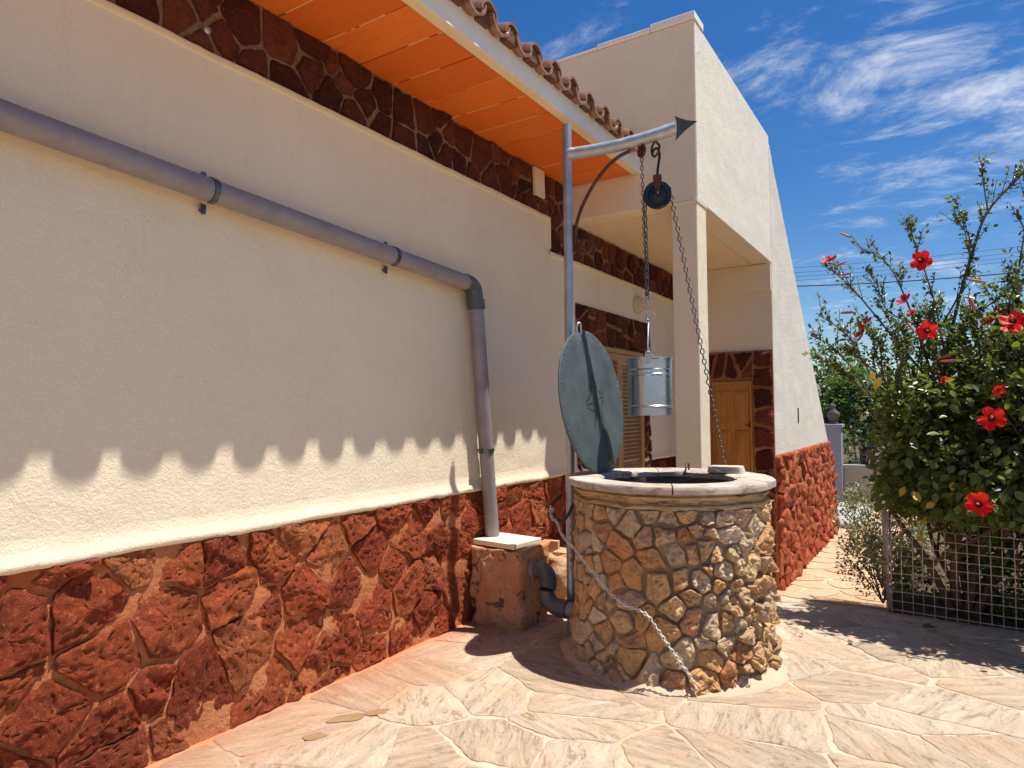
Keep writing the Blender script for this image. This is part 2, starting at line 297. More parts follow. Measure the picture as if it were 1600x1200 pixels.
# ---------------------------------------------------------------- mesh helpers
class MB:
    def __init__(s): s.v = []; s.f = []
    def add(s, vs, fs):
        o = len(s.v); s.v += [tuple(p) for p in vs]; s.f += [tuple(i+o for i in f) for f in fs]; return s
    def box(s, a, b):
        x0, y0, z0 = a; x1, y1, z1 = b
        return s.add([(x0,y0,z0),(x1,y0,z0),(x1,y1,z0),(x0,y1,z0),(x0,y0,z1),(x1,y0,z1),(x1,y1,z1),(x0,y1,z1)],
                     [(0,3,2,1),(4,5,6,7),(0,1,5,4),(1,2,6,5),(2,3,7,6),(3,0,4,7)])
    def prism(s, poly, fn, h0, h1):
        n = len(poly)
        return s.add([fn(u, v, h0) for u, v in poly]+[fn(u, v, h1) for u, v in poly],
                     [tuple(range(n))[::-1], tuple(range(n, 2*n))]+[(i, (i+1) % n, n+(i+1) % n, n+i) for i in range(n)])
    def tube(s, pts, r, seg=10, closed=False, cap=True):
        pts = [Vector(p) for p in pts]; n = len(pts); rs = r if hasattr(r, '__len__') else [r]*n
        o = len(s.v); up = None
        for i, p in enumerate(pts):
            if closed: tg = pts[(i+1) % n]-pts[i-1]
            else: tg = pts[min(i+1, n-1)]-pts[max(i-1, 0)]
            if tg.length < 1e-9: tg = Vector((0, 0, 1))
            tg.normalize()
            if up is None: up = tg.orthogonal().normalized()
            else:
                up = up-tg*up.dot(tg)
                up = up.normalized() if up.length > 1e-6 else tg.orthogonal().normalized()
            sd_ = tg.cross(up)
            for k in range(seg):
                a = 2*math.pi*k/seg; q = p+(up*math.cos(a)+sd_*math.sin(a))*rs[i]; s.v.append(tuple(q))
        m_ = n if closed else n-1
        for i in range(m_):
            for k in range(seg):
                a = o+i*seg+k; b_ = o+i*seg+(k+1) % seg; j = (i+1) % n
                s.f.append((a, b_, o+j*seg+(k+1) % seg, o+j*seg+k))
        if cap and not closed:
            s.f.append(tuple(o+k for k in range(seg))[::-1]); s.f.append(tuple(o+(n-1)*seg+k for k in range(seg)))
        return s
    def lathe(s, prof, c, seg=64, nz=0.0, capb=False, capt=False):
        o = len(s.v)
        for (r, z) in prof:
            for k in range(seg):
                a = 2*math.pi*k/seg
                rr = r + (noise.noise(Vector((math.cos(a)*3, math.sin(a)*3, z*9)))*nz if nz else 0)
                zz_ = z + (noise.noise(Vector((math.cos(a)*4+9, math.sin(a)*4, z*3+r*7)))*nz*.6 if nz else 0)
                s.v.append((c[0]+rr*math.cos(a), c[1]+rr*math.sin(a), c[2]+zz_))
        for i in range(len(prof)-1):
            for k in range(seg):
                s.f.append((o+i*seg+k, o+i*seg+(k+1) % seg, o+(i+1)*seg+(k+1) % seg, o+(i+1)*seg+k))
        if capb: s.f.append(tuple(o+k for k in range(seg))[::-1])
        if capt: s.f.append(tuple(o+(len(prof)-1)*seg+k for k in range(seg)))
        return s
    def mesh(s, name, mat, smooth=False):
        me = bpy.data.meshes.new(name); me.from_pydata(s.v, [], s.f); me.materials.append(mat)
        if smooth: me.polygons.foreach_set('use_smooth', [True]*len(me.polygons))
        me.update(); return me
    def build(s, name, mat, parent=None, smooth=False, bevel=0, loc=None):
        if loc is not None: s.v = [(p[0]-loc[0], p[1]-loc[1], p[2]-loc[2]) for p in s.v]
        o = bpy.data.objects.new(name, s.mesh(name, mat, smooth)); COL.objects.link(o)
        if parent is not None: o.parent = parent
        if loc is not None: o.location = loc
        if bevel:
            bm_ = o.modifiers.new('bevel', 'BEVEL'); bm_.width = bevel; bm_.segments = 2; bm_.limit_method = 'ANGLE'
        return o
def autosmooth(o, ang=35):
    me = o.data; me.polygons.foreach_set('use_smooth', [True]*len(me.polygons))
    try: me.set_sharp_from_angle(angle=R(ang))
    except Exception: pass
    return o
def tag(o, label=None, cat=None, group=None, kind=None):
    if label: o['label'] = label
    if cat: o['category'] = cat
    if group: o['group'] = group
    if kind: o['kind'] = kind
    return o
def thing(name, label, cat, loc=(0, 0, 0), group=None):
    o = bpy.data.objects.new(name, None); COL.objects.link(o); o.location = loc; o.empty_display_size = .1
    return tag(o, label, cat, group)
def inst(name, me, parent, loc=(0, 0, 0), rot=None, scale=None, mw=None):
    o = bpy.data.objects.new(name, me); COL.objects.link(o); o.parent = parent
    if mw is not None: o.matrix_local = mw
    else:
        o.location = loc
        if rot: o.rotation_euler = rot
        if scale: o.scale = scale
    return o
def fbm(p, oct=3):
    v = 0; a = 1
    for i in range(oct): v += noise.noise(p)*a; p = p*2.1+Vector((3.1, 1.7, 5.3)); a *= .5
    return v

def clip(poly, nx, ny, d):
    out = []; n = len(poly)
    for i in range(n):
        a = poly[i]; b_ = poly[(i+1) % n]; da = nx*a[0]+ny*a[1]-d; db = nx*b_[0]+ny*b_[1]-d
        if da <= 0: out.append(a)
        if (da < 0 < db) or (db < 0 < da):
            t_ = da/(da-db); out.append((a[0]+(b_[0]-a[0])*t_, a[1]+(b_[1]-a[1])*t_))
    return out
def voronoi(seeds, bound, gap, wrap=0, sy=1.0, gapv=.5, weights=None, rng=random):
    """cells of the seeds inside the convex polygon bound, each drawn in by half a joint"""
    P = [(x, y*sy) for x, y in seeds]; W_ = weights or [0]*len(P)
    allp = [(x, y, w) for (x, y), w in zip(P, W_)]
    if wrap: allp += [(x+wrap, y, w) for (x, y), w in zip(P, W_)]+[(x-wrap, y, w) for (x, y), w in zip(P, W_)]
    A = np.array(allp); cells = []
    for i, (x, y) in enumerate(P):
        d2 = (A[:, 0]-x)**2+(A[:, 1]-y)**2; idx = np.argsort(d2)[1:26]
        poly = [(p[0], p[1]*sy) for p in bound]
        if wrap: poly = [(x-wrap/2, bound[0][1]*sy), (x+wrap/2, bound[0][1]*sy), (x+wrap/2, bound[2][1]*sy), (x-wrap/2, bound[2][1]*sy)]
        for j in idx:
            qx, qy, qw = A[j]; ex, ey = qx-x, qy-y; l = math.hypot(ex, ey)
            if l < 1e-6: continue
            ex /= l; ey /= l
            off = (l/2)+(W_[i]-qw)/(2*l) - gap/2*(1+gapv*(rng.random()*2-1))
            poly = clip(poly, ex, ey, x*ex+y*ey+off)
            if len(poly) < 3: break
        if len(poly) >= 3: cells.append([(a, b_/sy) for a, b_ in poly])
        else: cells.append(None)
    return cells
def poisson(x0, y0, x1, y1, d, rng, tries=30, keep=None):
    pts = []; k = int((x1-x0)*(y1-y0)/(d*d)*tries)+50
    for _ in range(k):
        p = (rng.uniform(x0, x1), rng.uniform(y0, y1)); 
        if keep and not keep(*p): continue
        dd = d*(.75+.5*(math.sin(p[0]*7.1+p[1]*3.3)*.5+.5))
        if all((p[0]-q[0])**2+(p[1]-q[1])**2 > dd*dd for q in pts): pts.append(p)
    return pts
def area(p): return abs(sum(p[i][0]*p[(i+1) % len(p)][1]-p[(i+1) % len(p)][0]*p[i][1] for i in range(len(p))))/2
def outline(poly, n, jag, seed, round_=True, ch=.14):
    if round_:
        q = []
        for i in range(len(poly)):
            a = poly[i]; b_ = poly[(i+1) % len(poly)]
            q.append((a[0]*(1-ch)+b_[0]*ch, a[1]*(1-ch)+b_[1]*ch)); q.append((a[0]*ch+b_[0]*(1-ch), a[1]*ch+b_[1]*(1-ch)))
        poly = q
    L_ = [math.dist(poly[i], poly[(i+1) % len(poly)]) for i in range(len(poly))]; T = sum(L_); out = []
    i = 0; acc_ = 0
    for k in range(n):
        s_ = T*k/n
        while acc_+L_[i] < s_ and i < len(poly)-1: acc_ += L_[i]; i += 1
        t_ = (s_-acc_)/max(L_[i], 1e-9); a = poly[i]; b_ = poly[(i+1) % len(poly)]
        out.append((a[0]+(b_[0]-a[0])*t_, a[1]+(b_[1]-a[1])*t_))
    cx_ = sum(p[0] for p in out)/n; cy_ = sum(p[1] for p in out)/n; res = []
    for p in out:
        k = fbm(Vector((p[0]*14+seed, p[1]*14, seed*.37)), 3)*jag
        l = math.hypot(p[0]-cx_, p[1]-cy_)+1e-6
        res.append((p[0]+(p[0]-cx_)/l*(k-jag*.35), p[1]+(p[1]-cy_)/l*(k-jag*.35)))
    return res, (cx_, cy_)
def stone(poly, fn, h, seed, rng, n=22, rings=(1, .93, .78, .55, .28), rough=.35, jag=.012, sink=.02, tilt=.3, nfreq=9.0, facets=0, chai=.14, fine=0):
    """one stone: a rough-edged slab standing h above the bed; fn maps (u, v, height) to space"""
    o, c_ = outline(poly, n, jag, seed, ch=chai); sz = math.sqrt(area(poly))
    tu, tv = rng.uniform(-tilt, tilt)*h/sz, rng.uniform(-tilt, tilt)*h/sz
    pl = []
    for _ in range(facets):
        a = rng.uniform(0, 6.28); k = rng.uniform(.25, .8)*h/sz*2; pl.append((math.cos(a)*k, math.sin(a)*k, rng.uniform(.75, 1.15)*h))
    v = [fn(p[0], p[1], -sink) for p in o]; f = []
    prof = {0: .55, 1: .92}
    for ri, s_ in enumerate(rings):
        for p in o:
            u = c_[0]+(p[0]-c_[0])*s_; w = c_[1]+(p[1]-c_[1])*s_
            hh = h*prof.get(ri, 1.0)+(u-c_[0])*tu+(w-c_[1])*tv
            for (a, b_, d) in pl: hh = min(hh, d+(u-c_[0])*a+(w-c_[1])*b_)
            hh += fbm(Vector((u*nfreq+seed, w*nfreq, seed*.7)), 3)*h*rough*(0.4 if ri == 0 else 1)
            if fine and ri > 0:
                e_ = noise.noise(Vector((u*38+seed, w*38, 1)))+.8*noise.noise(Vector((u*85, w*85, seed))); hh += e_*fine-(fine*1.6 if e_ < -.45 else 0)
            v.append(fn(u, w, max(hh, h*.12)))
    for ri in range(len(rings)):
        for k in range(n): f.append((ri*n+k, ri*n+(k+1) % n, (ri+1)*n+(k+1) % n, (ri+1)*n+k))
    hh = h+fbm(Vector((c_[0]*nfreq+seed, c_[1]*nfreq, seed*.7)), 3)*h*rough
    for (a, b_, d) in pl: hh = min(hh, d)
    v.append(fn(c_[0], c_[1], hh)); ci = len(v)-1; b0 = len(rings)*n
    for k in range(n): f.append((b0+k, b0+(k+1) % n, ci))
    m_ = MB(); m_.v = [tuple(p) for p in v]; m_.f = f
    return m_
def stones(parent, cells, fn, mat, h, seed, name='stone', minarea=.0008, smooth=True, lim=300, **kw):
    rng = random.Random(seed); k = 0; kids = []
    for i, c_ in enumerate(cells):
        if not c_ or area(c_) < minarea: continue
        hh = h*rng.uniform(.7, 1.3); sd_ = seed*3.3+i*1.7
        ob = stone(c_, fn, hh, sd_, rng, **kw).build(name, mat, parent, smooth); kids.append(ob); k += 1
    return kids

def wallfn(x, sgn=1):      # a wall standing at x, u = y, v = z
    return lambda u, v, h: (x+h*sgn, u, v)
def frontfn(y):            # a wall facing -Y, u = x, v = z
    return lambda u, v, h: (u, y-h, v)
def grid_strip(mb, ys, prof, fn):
    """extrude a profile (list) along ys; fn(y, k, p) gives the point"""
    o = len(mb.v); n = len(prof)
    for y in ys:
        for k, p in enumerate(prof): mb.v.append(fn(y, k, p))
    for i in range(len(ys)-1):
        for k in range(n-1):
            a = o+i*n+k; mb.f.append((a, a+n, a+n+1, a+1))
def frange(a, b_, st):
    n = max(1, int(round((b_-a)/st))); return [a+(b_-a)*i/n for i in range(n+1)]

# ================================================================ GROUND
rng = random.Random(11)
tag(MB().box((-60, -40, -1.6), (60, 5.0, -1.2)).box((-60, 5.0, -1.6), (60, 300, -0.80)).build('ground', M['soil']), kind='structure')
# upper terrace, sloping down to the lower path at its far edge
def terr(x, y): return 0.0 if y < 5.55 else -min(.66, (y-5.55)*.24)
mb = MB(); mb.box((-2.95, -5, -1.0), (6.5, 5.55, 0.0))
terrace = tag(mb.build('terrace', M['joint']), kind='structure')
mb = MB()
ys = frange(5.55, 8.3, .25)+frange(8.5, 17.2, .5)
zr = [0.0]; 
def pz(y): return -min(.66, max(0, (y-5.55)*.24))-max(0, y-8.3)*.012
grid_strip(mb, ys, [-6.0, -1.0, -.25, 1.5, 7], lambda y, k, p: (p, y, pz(y)-.001))
path = tag(mb.build('path', M['path_joint']), kind='structure')
cells = voronoi(poisson(-1.6, 5.65, .0, 13.2, .33, rng), [(-1.62, 5.6), (-.1, 5.6), (-.1, 13.3), (-1.62, 13.3)], .03, rng=rng)
stones(path, cells, lambda u, v, h: (u, v, pz(v)+h), M['path_flag'], .012, 5, 'paving_stone', n=12, rings=(1, .9), rough=.2, jag=.012, smooth=False)
# flagstones of the terrace
seeds = [(u_*1.0, v_) for u_, v_ in poisson(-2.76, -1.2, 2.6, 5.5, .30, rng)]; rng.shuffle(seeds); seeds = [q_ for k_, q_ in enumerate(seeds) if k_ % 4]
wts = [rng.uniform(-.025, .03) for _ in seeds]
cells = voronoi(seeds, [(-2.77, -1.3), (2.7, -1.3), (2.7, 5.5), (-2.77, 5.5)], .009, weights=wts, gapv=2.6, sy=1.35, rng=rng)
stones(terrace, cells, lambda u, v, h: (u, v, h), M['flag'], .0045, 8, 'flagstone', n=44, rings=(1, .985, .7, .35), rough=.45, jag=.018, sink=.004, nfreq=3.0, minarea=.006, chai=.03)
# cement collar round the foot of the well
WC = (-1.406, 3.945)
mb = MB(); mb.lathe([(.54, .045), (.59, .032), (.62, .016), (.65, .008), (.67, -.008)], (WC[0], WC[1], 0), 90, .05)
mb.build('cement_collar', M['collar'], terrace, True)
# dried wet patches
for (px_, py_, sx_, sy_, s_) in ((-2.41, 2.30, .085, .04, 1), (-2.33, 2.42, .05, .035, 2), (-2.40, 2.09, .05, .03, 3)):
    pts = []
    for k in range(28):
        a = 6.283*k/28; r_ = 1+.35*noise.noise(Vector((math.cos(a)*1.5+s_*5, math.sin(a)*1.5, 0)))
        x_, y_ = math.cos(a)*sx_*r_, math.sin(a)*sy_*r_; pts.append((px_+x_*.6-y_*.8, py_+x_*.8+y_*.6))
    MB().prism(pts, lambda u, v, h: (u, v, h), .004, .0078).build('stain', M['wet'], terrace)

# ================================================================ HOUSE
house = thing('house', 'long cream rendered house wall with red stone plinth and orange soffit', 'house')
ZB = .90
mb = MB()
prof = [(-2.90, .86), (-2.788, .888), (-2.778, .900), (-2.781, .918), (-2.790, .938), (-2.7975, .965), (-2.80, 1.0)]
def wp(y, k, p):
    e = noise.noise(Vector((y*2.2, 0, 0)))*.012+noise.noise(Vector((y*11, 3, 0)))*.006
    return (p[0]+(noise.noise(Vector((y*6, 7, k)))*.003 if 0 < k < 6 else 0), y, p[1]+(e if k < 5 else e*.4 if k < 6 else 0))
grid_strip(mb, frange(-4, 8.25, .03), prof, wp)
for (a, b_, zt) in ((-4, 5.0, 3.12), (5.0, 8.25, 2.825)):
    yy = frange(a, b_, .25); zz_ = frange(1.0, zt, .2)
    o = len(mb.v)
    for y in yy:
        for z in zz_: mb.v.append((-2.80, y, z))
    n = len(zz_)
    for i in range(len(yy)-1):
        for k in range(n-1): a_ = o+i*n+k; mb.f.append((a_, a_+n, a_+n+1, a_+1))
wall = mb.build('wall', M['cream'], house)
autosmooth(wall, 60)
mb = MB().box((-3.1, -4, -.9), (-2.83, 8.25, 3.55)); mb.build('wall_core', M['plinth_mortar'], house)
# raised edge bead under the stone frieze
mb = MB()
def bead(mb, y0, y1, z):
    def q(y, k, p):
        e = noise.noise(Vector((y*3, z, 0)))*.007+noise.noise(Vector((y*14, z, 4)))*.004
        return (p[0], y, z+p[1]+e)
    grid_strip(mb, frange(y0, y1, .05), [(-2.801, -.034), (-2.791, -.028), (-2.789, -.004), (-2.797, .006), (-2.86, .010)], q)
bead(mb, -4, 5.0, 3.12); bead(mb, 4.975, 8.25, 2.825)
mb.box((-2.86, 4.972, 2.85), (-2.790, 5.0, 3.10))
autosmooth(mb.build('wall_edge', M['trim'], house), 50)
# plinth
pl = MB(); 
def pm(y, k, p): return (p[0]+.009+fbm(Vector((y*6, p[1]*6, 0)), 3)*.012+noise.noise(Vector((y*30, p[1]*30, 2)))*.003, y, p[1])
grid_strip(pl, frange(-2.5, 5.46, .025), [(-2.803, -.05)]+[(-2.812, z) for z in frange(.02, .88, .025)]+[(-2.825, .93)], pm)
plinth = pl.build('plinth', M['plinth_mortar'], house, True)
rng = random.Random(5)
sd_ = poisson(-1.4, .0, 5.45, .90, .19, rng); wts = [rng.uniform(-.012, .016) for _ in sd_]
cells = voronoi(sd_, [(-1.5, .0), (5.455, .0), (5.455, .892), (-1.5, .892)], .010, weights=wts, gapv=1.6, rng=rng)
for o_ in stones(plinth, cells, wallfn(-2.815), M['red_stone'], .034, 21, n=64, rings=(1, .98, .93, .86, .78, .69, .6, .5, .4, .3, .2, .1), rough=.30, jag=.012, tilt=.9, nfreq=13, facets=1, chai=.05, fine=.0034): autosmooth(o_, 40)
# narrow stones beyond the corner, in the porch
cells = voronoi(poisson(7.3, 0, 8.2, .88, .2, rng), [(7.3, 0), (8.2, 0), (8.2, .88), (7.3, .88)], .02, rng=rng)
stones(plinth, cells, wallfn(-2.815), M['dark_stone'], .03, 22)
# stone frieze
fr = MB().box((-2.85, -4, 3.10), (-2.822, 5.39, 3.495)).box((-2.85, 5.39, 2.80), (-2.822, 8.22, 3.17)).box((-2.85, 5.0, 2.80), (-2.822, 5.389, 3.0999))
frieze = fr.build('stone_frieze', M['band_mortar'], house)
cells = voronoi(poisson(-.6, 3.15, 5.0, 3.47, .15, rng), [(-.7, 3.135), (5.0, 3.135), (5.0, 3.488), (-.7, 3.488)], .010, weights=[rng.uniform(-.008, .008) for _ in range(400)], gapv=1.3, rng=rng)
stones(frieze, cells, wallfn(-2.824), M['dark_stone'], .022, 31, n=30, rough=.5, jag=.013, chai=.05, facets=1, tilt=1.2)
cells = voronoi(poisson(5.0, 2.85, 5.4, 3.47, .15, rng), [(5.01, 2.845), (5.395, 2.845), (5.395, 3.488), (5.01, 3.488)], .022, rng=rng)
stones(frieze, cells, wallfn(-2.824), M['dark_stone'], .022, 32)
cells = voronoi(poisson(5.43, 2.86, 8.2, 3.15, .15, rng), [(5.43, 2.845), (8.2, 2.845), (8.2, 3.16), (5.43, 3.16)], .022, gapv=.8, rng=rng)
stones(frieze, cells, wallfn(-2.824), M['dark_stone'], .022, 33)
# cover plate and bolt on the frieze
MB().prism([(4.735, 3.255), (4.895, 3.255), (4.885, 3.488), (4.725, 3.488)], wallfn(-2.81), 0, .028).build('cover_plate', M['band_plain'], house, bevel=.004)
MB().lathe([(.018, 0), (.018, .012), (.010, .018)], (0, 0, 0), 16, capt=True).build('bolt', M['metal'], house)
b_ = [o for o in house.children if o.name.startswith('bolt')][0]; b_.rotation_euler = (0, R(90), 0); b_.location = (-2.80, 1.785, 3.213)
# eave: boards, beam, fascia
M['filler'] = simple('flaked_joint_filler', (.80, .44, .22), .8)
sof = MB().box((-2.85, -4, 3.52), (-2.12, 5.40, 3.56)).build('soffit', M['gap'], house)
yb = [2.492, 2.778, 3.07, 3.36, 3.645, 3.94, 4.23, 4.52, 4.81, 5.10, 5.395]
y = 2.492
while y > -3: y -= .29; yb.insert(0, y)
rng = random.Random(3)
for a, c_ in zip(yb[:-1], yb[1:]):
    MB().box((-2.845, a+.0045, 3.496+rng.uniform(-.003, .003)), (-2.192, c_-.0045, 3.519)).build('soffit_board', M['soffit'], sof, bevel=.002)
for yj in yb[1:-1]:
    x_ = -2.84; jf = MB()
    while x_ < -2.22:
        l_ = rng.uniform(.02, .16)
        if rng.random() < .55: jf.box((x_, yj-.0042, 3.4975), (min(x_+l_, -2.195), yj+.0042, 3.503))
        x_ += l_
    if jf.v: jf.build('joint_filler', M['filler'], sof)['kind'] = 'stuff'
mb = MB()
mb.box((-2.192, -4, 3.485), (-2.126, 5.398, 3.67)); mb.build('eave_beam', M['trim'], house, bevel=.006)
mb = MB().box((-2.1258, -4, 3.487), (-2.118, 5.398, 3.675)); fascia = mb.build('fascia', M['fascia'], house)
# roof slab and tiles
sl = math.tan(R(16))
def roofz(x): return 3.66+(-2.06-x)*sl
mb = MB(); mb.add([(-2.14, -4, 3.585), (-2.14, 5.39, 3.585), (-6.5, 5.39, 3.585+4.36*sl), (-6.5, -4, 3.585+4.36*sl), (-2.14, -4, 3.57), (-2.14, 5.39, 3.57), (-6.5, 5.39, 3.57), (-6.5, -4, 3.57)],
                  [(0, 1, 2, 3), (4, 7, 6, 5), (0, 4, 5, 1), (1, 5, 6, 2), (2, 6, 7, 3), (3, 7, 4, 0)])
roof = mb.build('roof', M['tile_top'], house)
def barrel(r0, r1, ln, arch, th=.013, seg=12, span=R(178)):
    mb = MB(); rings = []
    for (x, rr, dr) in ((0, r0, 0), (-ln, r1, 0), (-ln, r1, -th), (0, r0, -th)):
        ring = []
        for k in range(seg+1):
            a = -span/2+span*k/seg; q = rr+dr
            zz_ = q*math.cos(a)*(1 if arch else -1); ring.append(len(mb.v)); mb.v.append((x-(zz_*.287 if x == 0 else 0), q*math.sin(a), zz_))
        rings.append(ring)
    for i in range(4):
        A_, B_ = rings[i], rings[(i+1) % 4]
        for k in range(seg): mb.f.append((A_[k], B_[k], B_[k+1], A_[k+1]) if arch else (A_[k], A_[k+1], B_[k+1], B_[k]))
    for k in (0, seg): mb.f.append(tuple(rings[i][k] for i in (0, 1, 2, 3)))
    return mb
cov = barrel(.080, .070, .45, True, .016).mesh('roof_tile', M['tile'], True); pan = barrel(.090, .078, .45, False, .016).mesh('pan_tile', M['tile'], True)
cov2 = cov.copy(); cov2.materials.clear(); cov2.materials.append(M['tile_top'])
for me in (cov, pan, cov2):
    try: me.set_sharp_from_angle(angle=R(40))
    except Exception: pass
crest0 = 3.26
k0 = int((crest0+2.4)/.2555)
for k in range(-k0, 9):
    yc = crest0+k*.2555
    if yc > 5.28: break
    for row in range(3):
        x0 = -2.052-row*.36; z0 = 3.655+row*.36*sl
        j = rng.uniform(-.006, .006)
        inst('roof_tile', cov if row == 0 else cov2, roof, (x0+rng.uniform(-.008, .008), yc+j, z0+row*.012), (0, R(16)+rng.uniform(-.01, .01), rng.uniform(-.02, .02)))
        inst('pan_tile', pan, roof, (x0+rng.uniform(-.008, .008), yc+.1277+j, z0+.034), (0, R(16), rng.uniform(-.02, .02)))
for k in range(-k0, 9):
    yc = crest0+k*.2555
    if yc > 5.28: break
    MB().prism([(yc-.055, 3.62), (yc+.055, 3.62), (yc+.06, 3.655), (yc+.05, 3.69), (yc, 3.705), (yc-.05, 3.69), (yc-.06, 3.655)], lambda u, v, h: (h, u, v), -2.16, -2.075+rng.uniform(-.008, .008)).build('bedding_mortar', M['tile_bed'], roof)
# shuttered doorway in the porch
rng = random.Random(17)
sur = MB().box((-2.83, 5.46, -.6), (-2.795, 5.70, 2.445)).box((-2.83, 5.70, 2.085), (-2.795, 7.02, 2.445)).box((-2.83, 7.02, -.6), (-2.795, 7.28, 2.445)).build('stone_surround', M['surround_mortar'], house)
for (a, c_, z0, z1) in ((5.46, 5.70, -.1, 2.44), (7.025, 7.28, -.1, 2.44), (5.71, 7.015, 2.10, 2.44)):
    cells = voronoi(poisson(a+.02, z0, c_-.02, z1-.02, .16, rng), [(a, z0), (c_, z0), (c_, z1), (a, z1)], .024, gapv=.8, rng=rng)
    stones(sur, cells, wallfn(-2.797), M['dark_stone'], .020, int(a*10), n=26, chai=.05, jag=.012, facets=1)
MB().box((-2.835, 5.70, -.6), (-2.803, 7.02, 2.084)).build('doorway', M['void'], house)
frm = MB().box((-2.80, 5.702, 2.035), (-2.76, 7.018, 2.083)).box((-2.80, 5.702, -.5), (-2.76, 5.745, 2.034)).box((-2.80, 6.975, -.5), (-2.76, 7.018, 2.034)).build('door_frame', M['shutter'], house, bevel=.003)
for (a, c_) in ((5.747, 6.356), (6.362, 6.973)):
    st = .055
    sh = MB().box((-2.795, a, -.45), (-2.755, a+st, 2.03)).box((-2.795, c_-st, -.45), (-2.755, c_, 2.03)).box((-2.795, a+st, 1.96), (-2.755, c_-st, 2.03)).box((-2.795, a+st, .60), (-2.755, c_-st, .70)).box((-2.795, a+st, -.45), (-2.755, c_-st, -.3)).build('shutter', M['shutter'], house, bevel=.002)
    z = .74
    while z < 1.95:
        ob = MB().box((-.022, 0, -.003), (.022, c_-a-2*st, .003)).build('slat', M['shutter'], sh); ob.location = (-2.775, a+st, z); ob.rotation_euler = (0, R(42), 0); z += .042
    ob = MB().box((-2.79, a+st, -.3), (-2.765, c_-st, .6)).build('panel', M['shutter'], sh)

# ================================================================ PORCH WING
wing = thing('porch_wing', 'tall pale rendered porch block with battered buttress and open corner', 'porch')
XW = -1.64; YF = 5.402
mb = MB()
mb.box((-7, YF, 3.18), (XW, YF+.22, 4.70))                                # front beam and parapet
mb.build('front_parapet', M['cream'], wing, bevel=.012)
mb = MB().box((XW-.22, YF+.006, 3.183), (XW+.004, 8.24, 4.695)); mb.build('side_parapet', M['side_stucco'], wing, bevel=.006)
mb = MB().box((-7, YF+.221, 3.178), (XW-.221, 8.25, 3.40)); mb.build('porch_ceiling', M['cream'], wing)
# coping in three lengths with small steps
for (a, c_, dz) in ((-7, -2.52, .0), (-2.515, -2.02, .022), (-2.015, XW+.012, .045)):
    MB().box((a, YF-.014, 4.701), (c_, YF+.24, 4.722+dz)).build('coping', M['fascia'], wing, bevel=.006)
# buttress: battered gable wall
def bx_(u, v, h): return (XW-.34+h, u, v)
poly = [(8.262, -.95), (8.262, 4.60), (8.30, 4.62), (8.50, 4.40), (12.50, .93), (12.78, .62), (13.42, -.95)]
mb = MB().prism(poly, bx_, 0, .342); mb.build('buttress', M['white_stucco'], wing, bevel=.015)
mb = MB().box((-7, 8.25, -.95), (XW-.341, 8.45, 3.3)).box((XW-.3405, 8.250, -.95), (XW-.002, 8.2618, 3.19)); mb.build('back_wall', M['cream'], wing)
mb = MB().box((-2.80, 8.215, 2.85), (XW-.005, 8.249, 3.176)); mb.build('lintel_band', M['cream'], wing, bevel=.006)
mb = MB().box((-1.86, YF+.001, -.9), (XW-.003, YF+.265, 3.179)); mb.build('pillar', M['cream'], wing, bevel=.012)
MB().box((-1.868, YF-.006, 3.165), (XW+.004, YF+.27, 3.186)).build('pillar_cap', M['trim'], wing, bevel=.004)
# slot vent in the buttress
MB().box((XW-.02, 9.72, 1.27), (XW+.006, 9.80, 1.47)).build('vent_slot', M['void'], wing)
# buttress plinth
bp = MB().prism([(8.23, -.95), (8.23, .905), (12.53, .905), (12.80, .6), (13.43, -.95)], lambda u, v, h: (XW+h, u, v), -.02, .004).build('plinth', M['wing_mortar'], wing)
rng = random.Random(9)
inside = lambda u, v: v < .9 and (u < 12.45 or v < .9-(u-12.45)*1.75)
sd_ = poisson(8.25, -.85, 13.3, .92, .19, rng, keep=inside)
cells = voronoi(sd_, [(8.245, -.9), (13.36, -.9), (13.36, -.8), (12.78, .58), (12.52, .92), (8.245, .92)], .018, gapv=.8, rng=rng)
stones(bp, cells, wallfn(XW+.004), M['wing_stone'], .045, 41, n=22, rings=(1, .92, .75, .5, .25), rough=.6, jag=.016, nfreq=9, tilt=1.0)
# the near end of the buttress, facing the porch, carries the stone surround of the door
ds = MB().box((XW-.34, 8.225, -.95), (XW-.004, 8.2415, 2.155)).box((-2.36, 8.225, 1.80), (XW-.341, 8.249, 2.155)).box((-2.80, 8.225, -.95), (-2.361, 8.249, 2.155)).build('stone_surround', M['surround_mortar'], wing)
cells = voronoi([(-1.76+rng.uniform(-.07, .07), -.85+.245*k+rng.uniform(-.05, .05)) for k in range(13)], [(-1.865, -.9), (XW-.01, -.9), (XW-.01, 2.14), (-1.865, 2.14)], .028, rng=rng)
stones(ds, cells, frontfn(8.226), M['dark_stone'], .026, 51, n=40, rough=.5, chai=.05, jag=.022, facets=1)
cells = voronoi([(-2.27, 1.97), (-2.13, 1.95), (-2.0, 2.0), (-1.90, 1.93), (-2.4, 2.0), (-2.55, 1.9)], [(-2.6, 1.83), (-1.87, 1.83), (-1.87, 2.135), (-2.6, 2.135)], .04, rng=rng)
stones(ds, cells, frontfn(8.226), M['dark_stone'], .026, 52, n=40, rough=.5, chai=.05, jag=.022, facets=1)
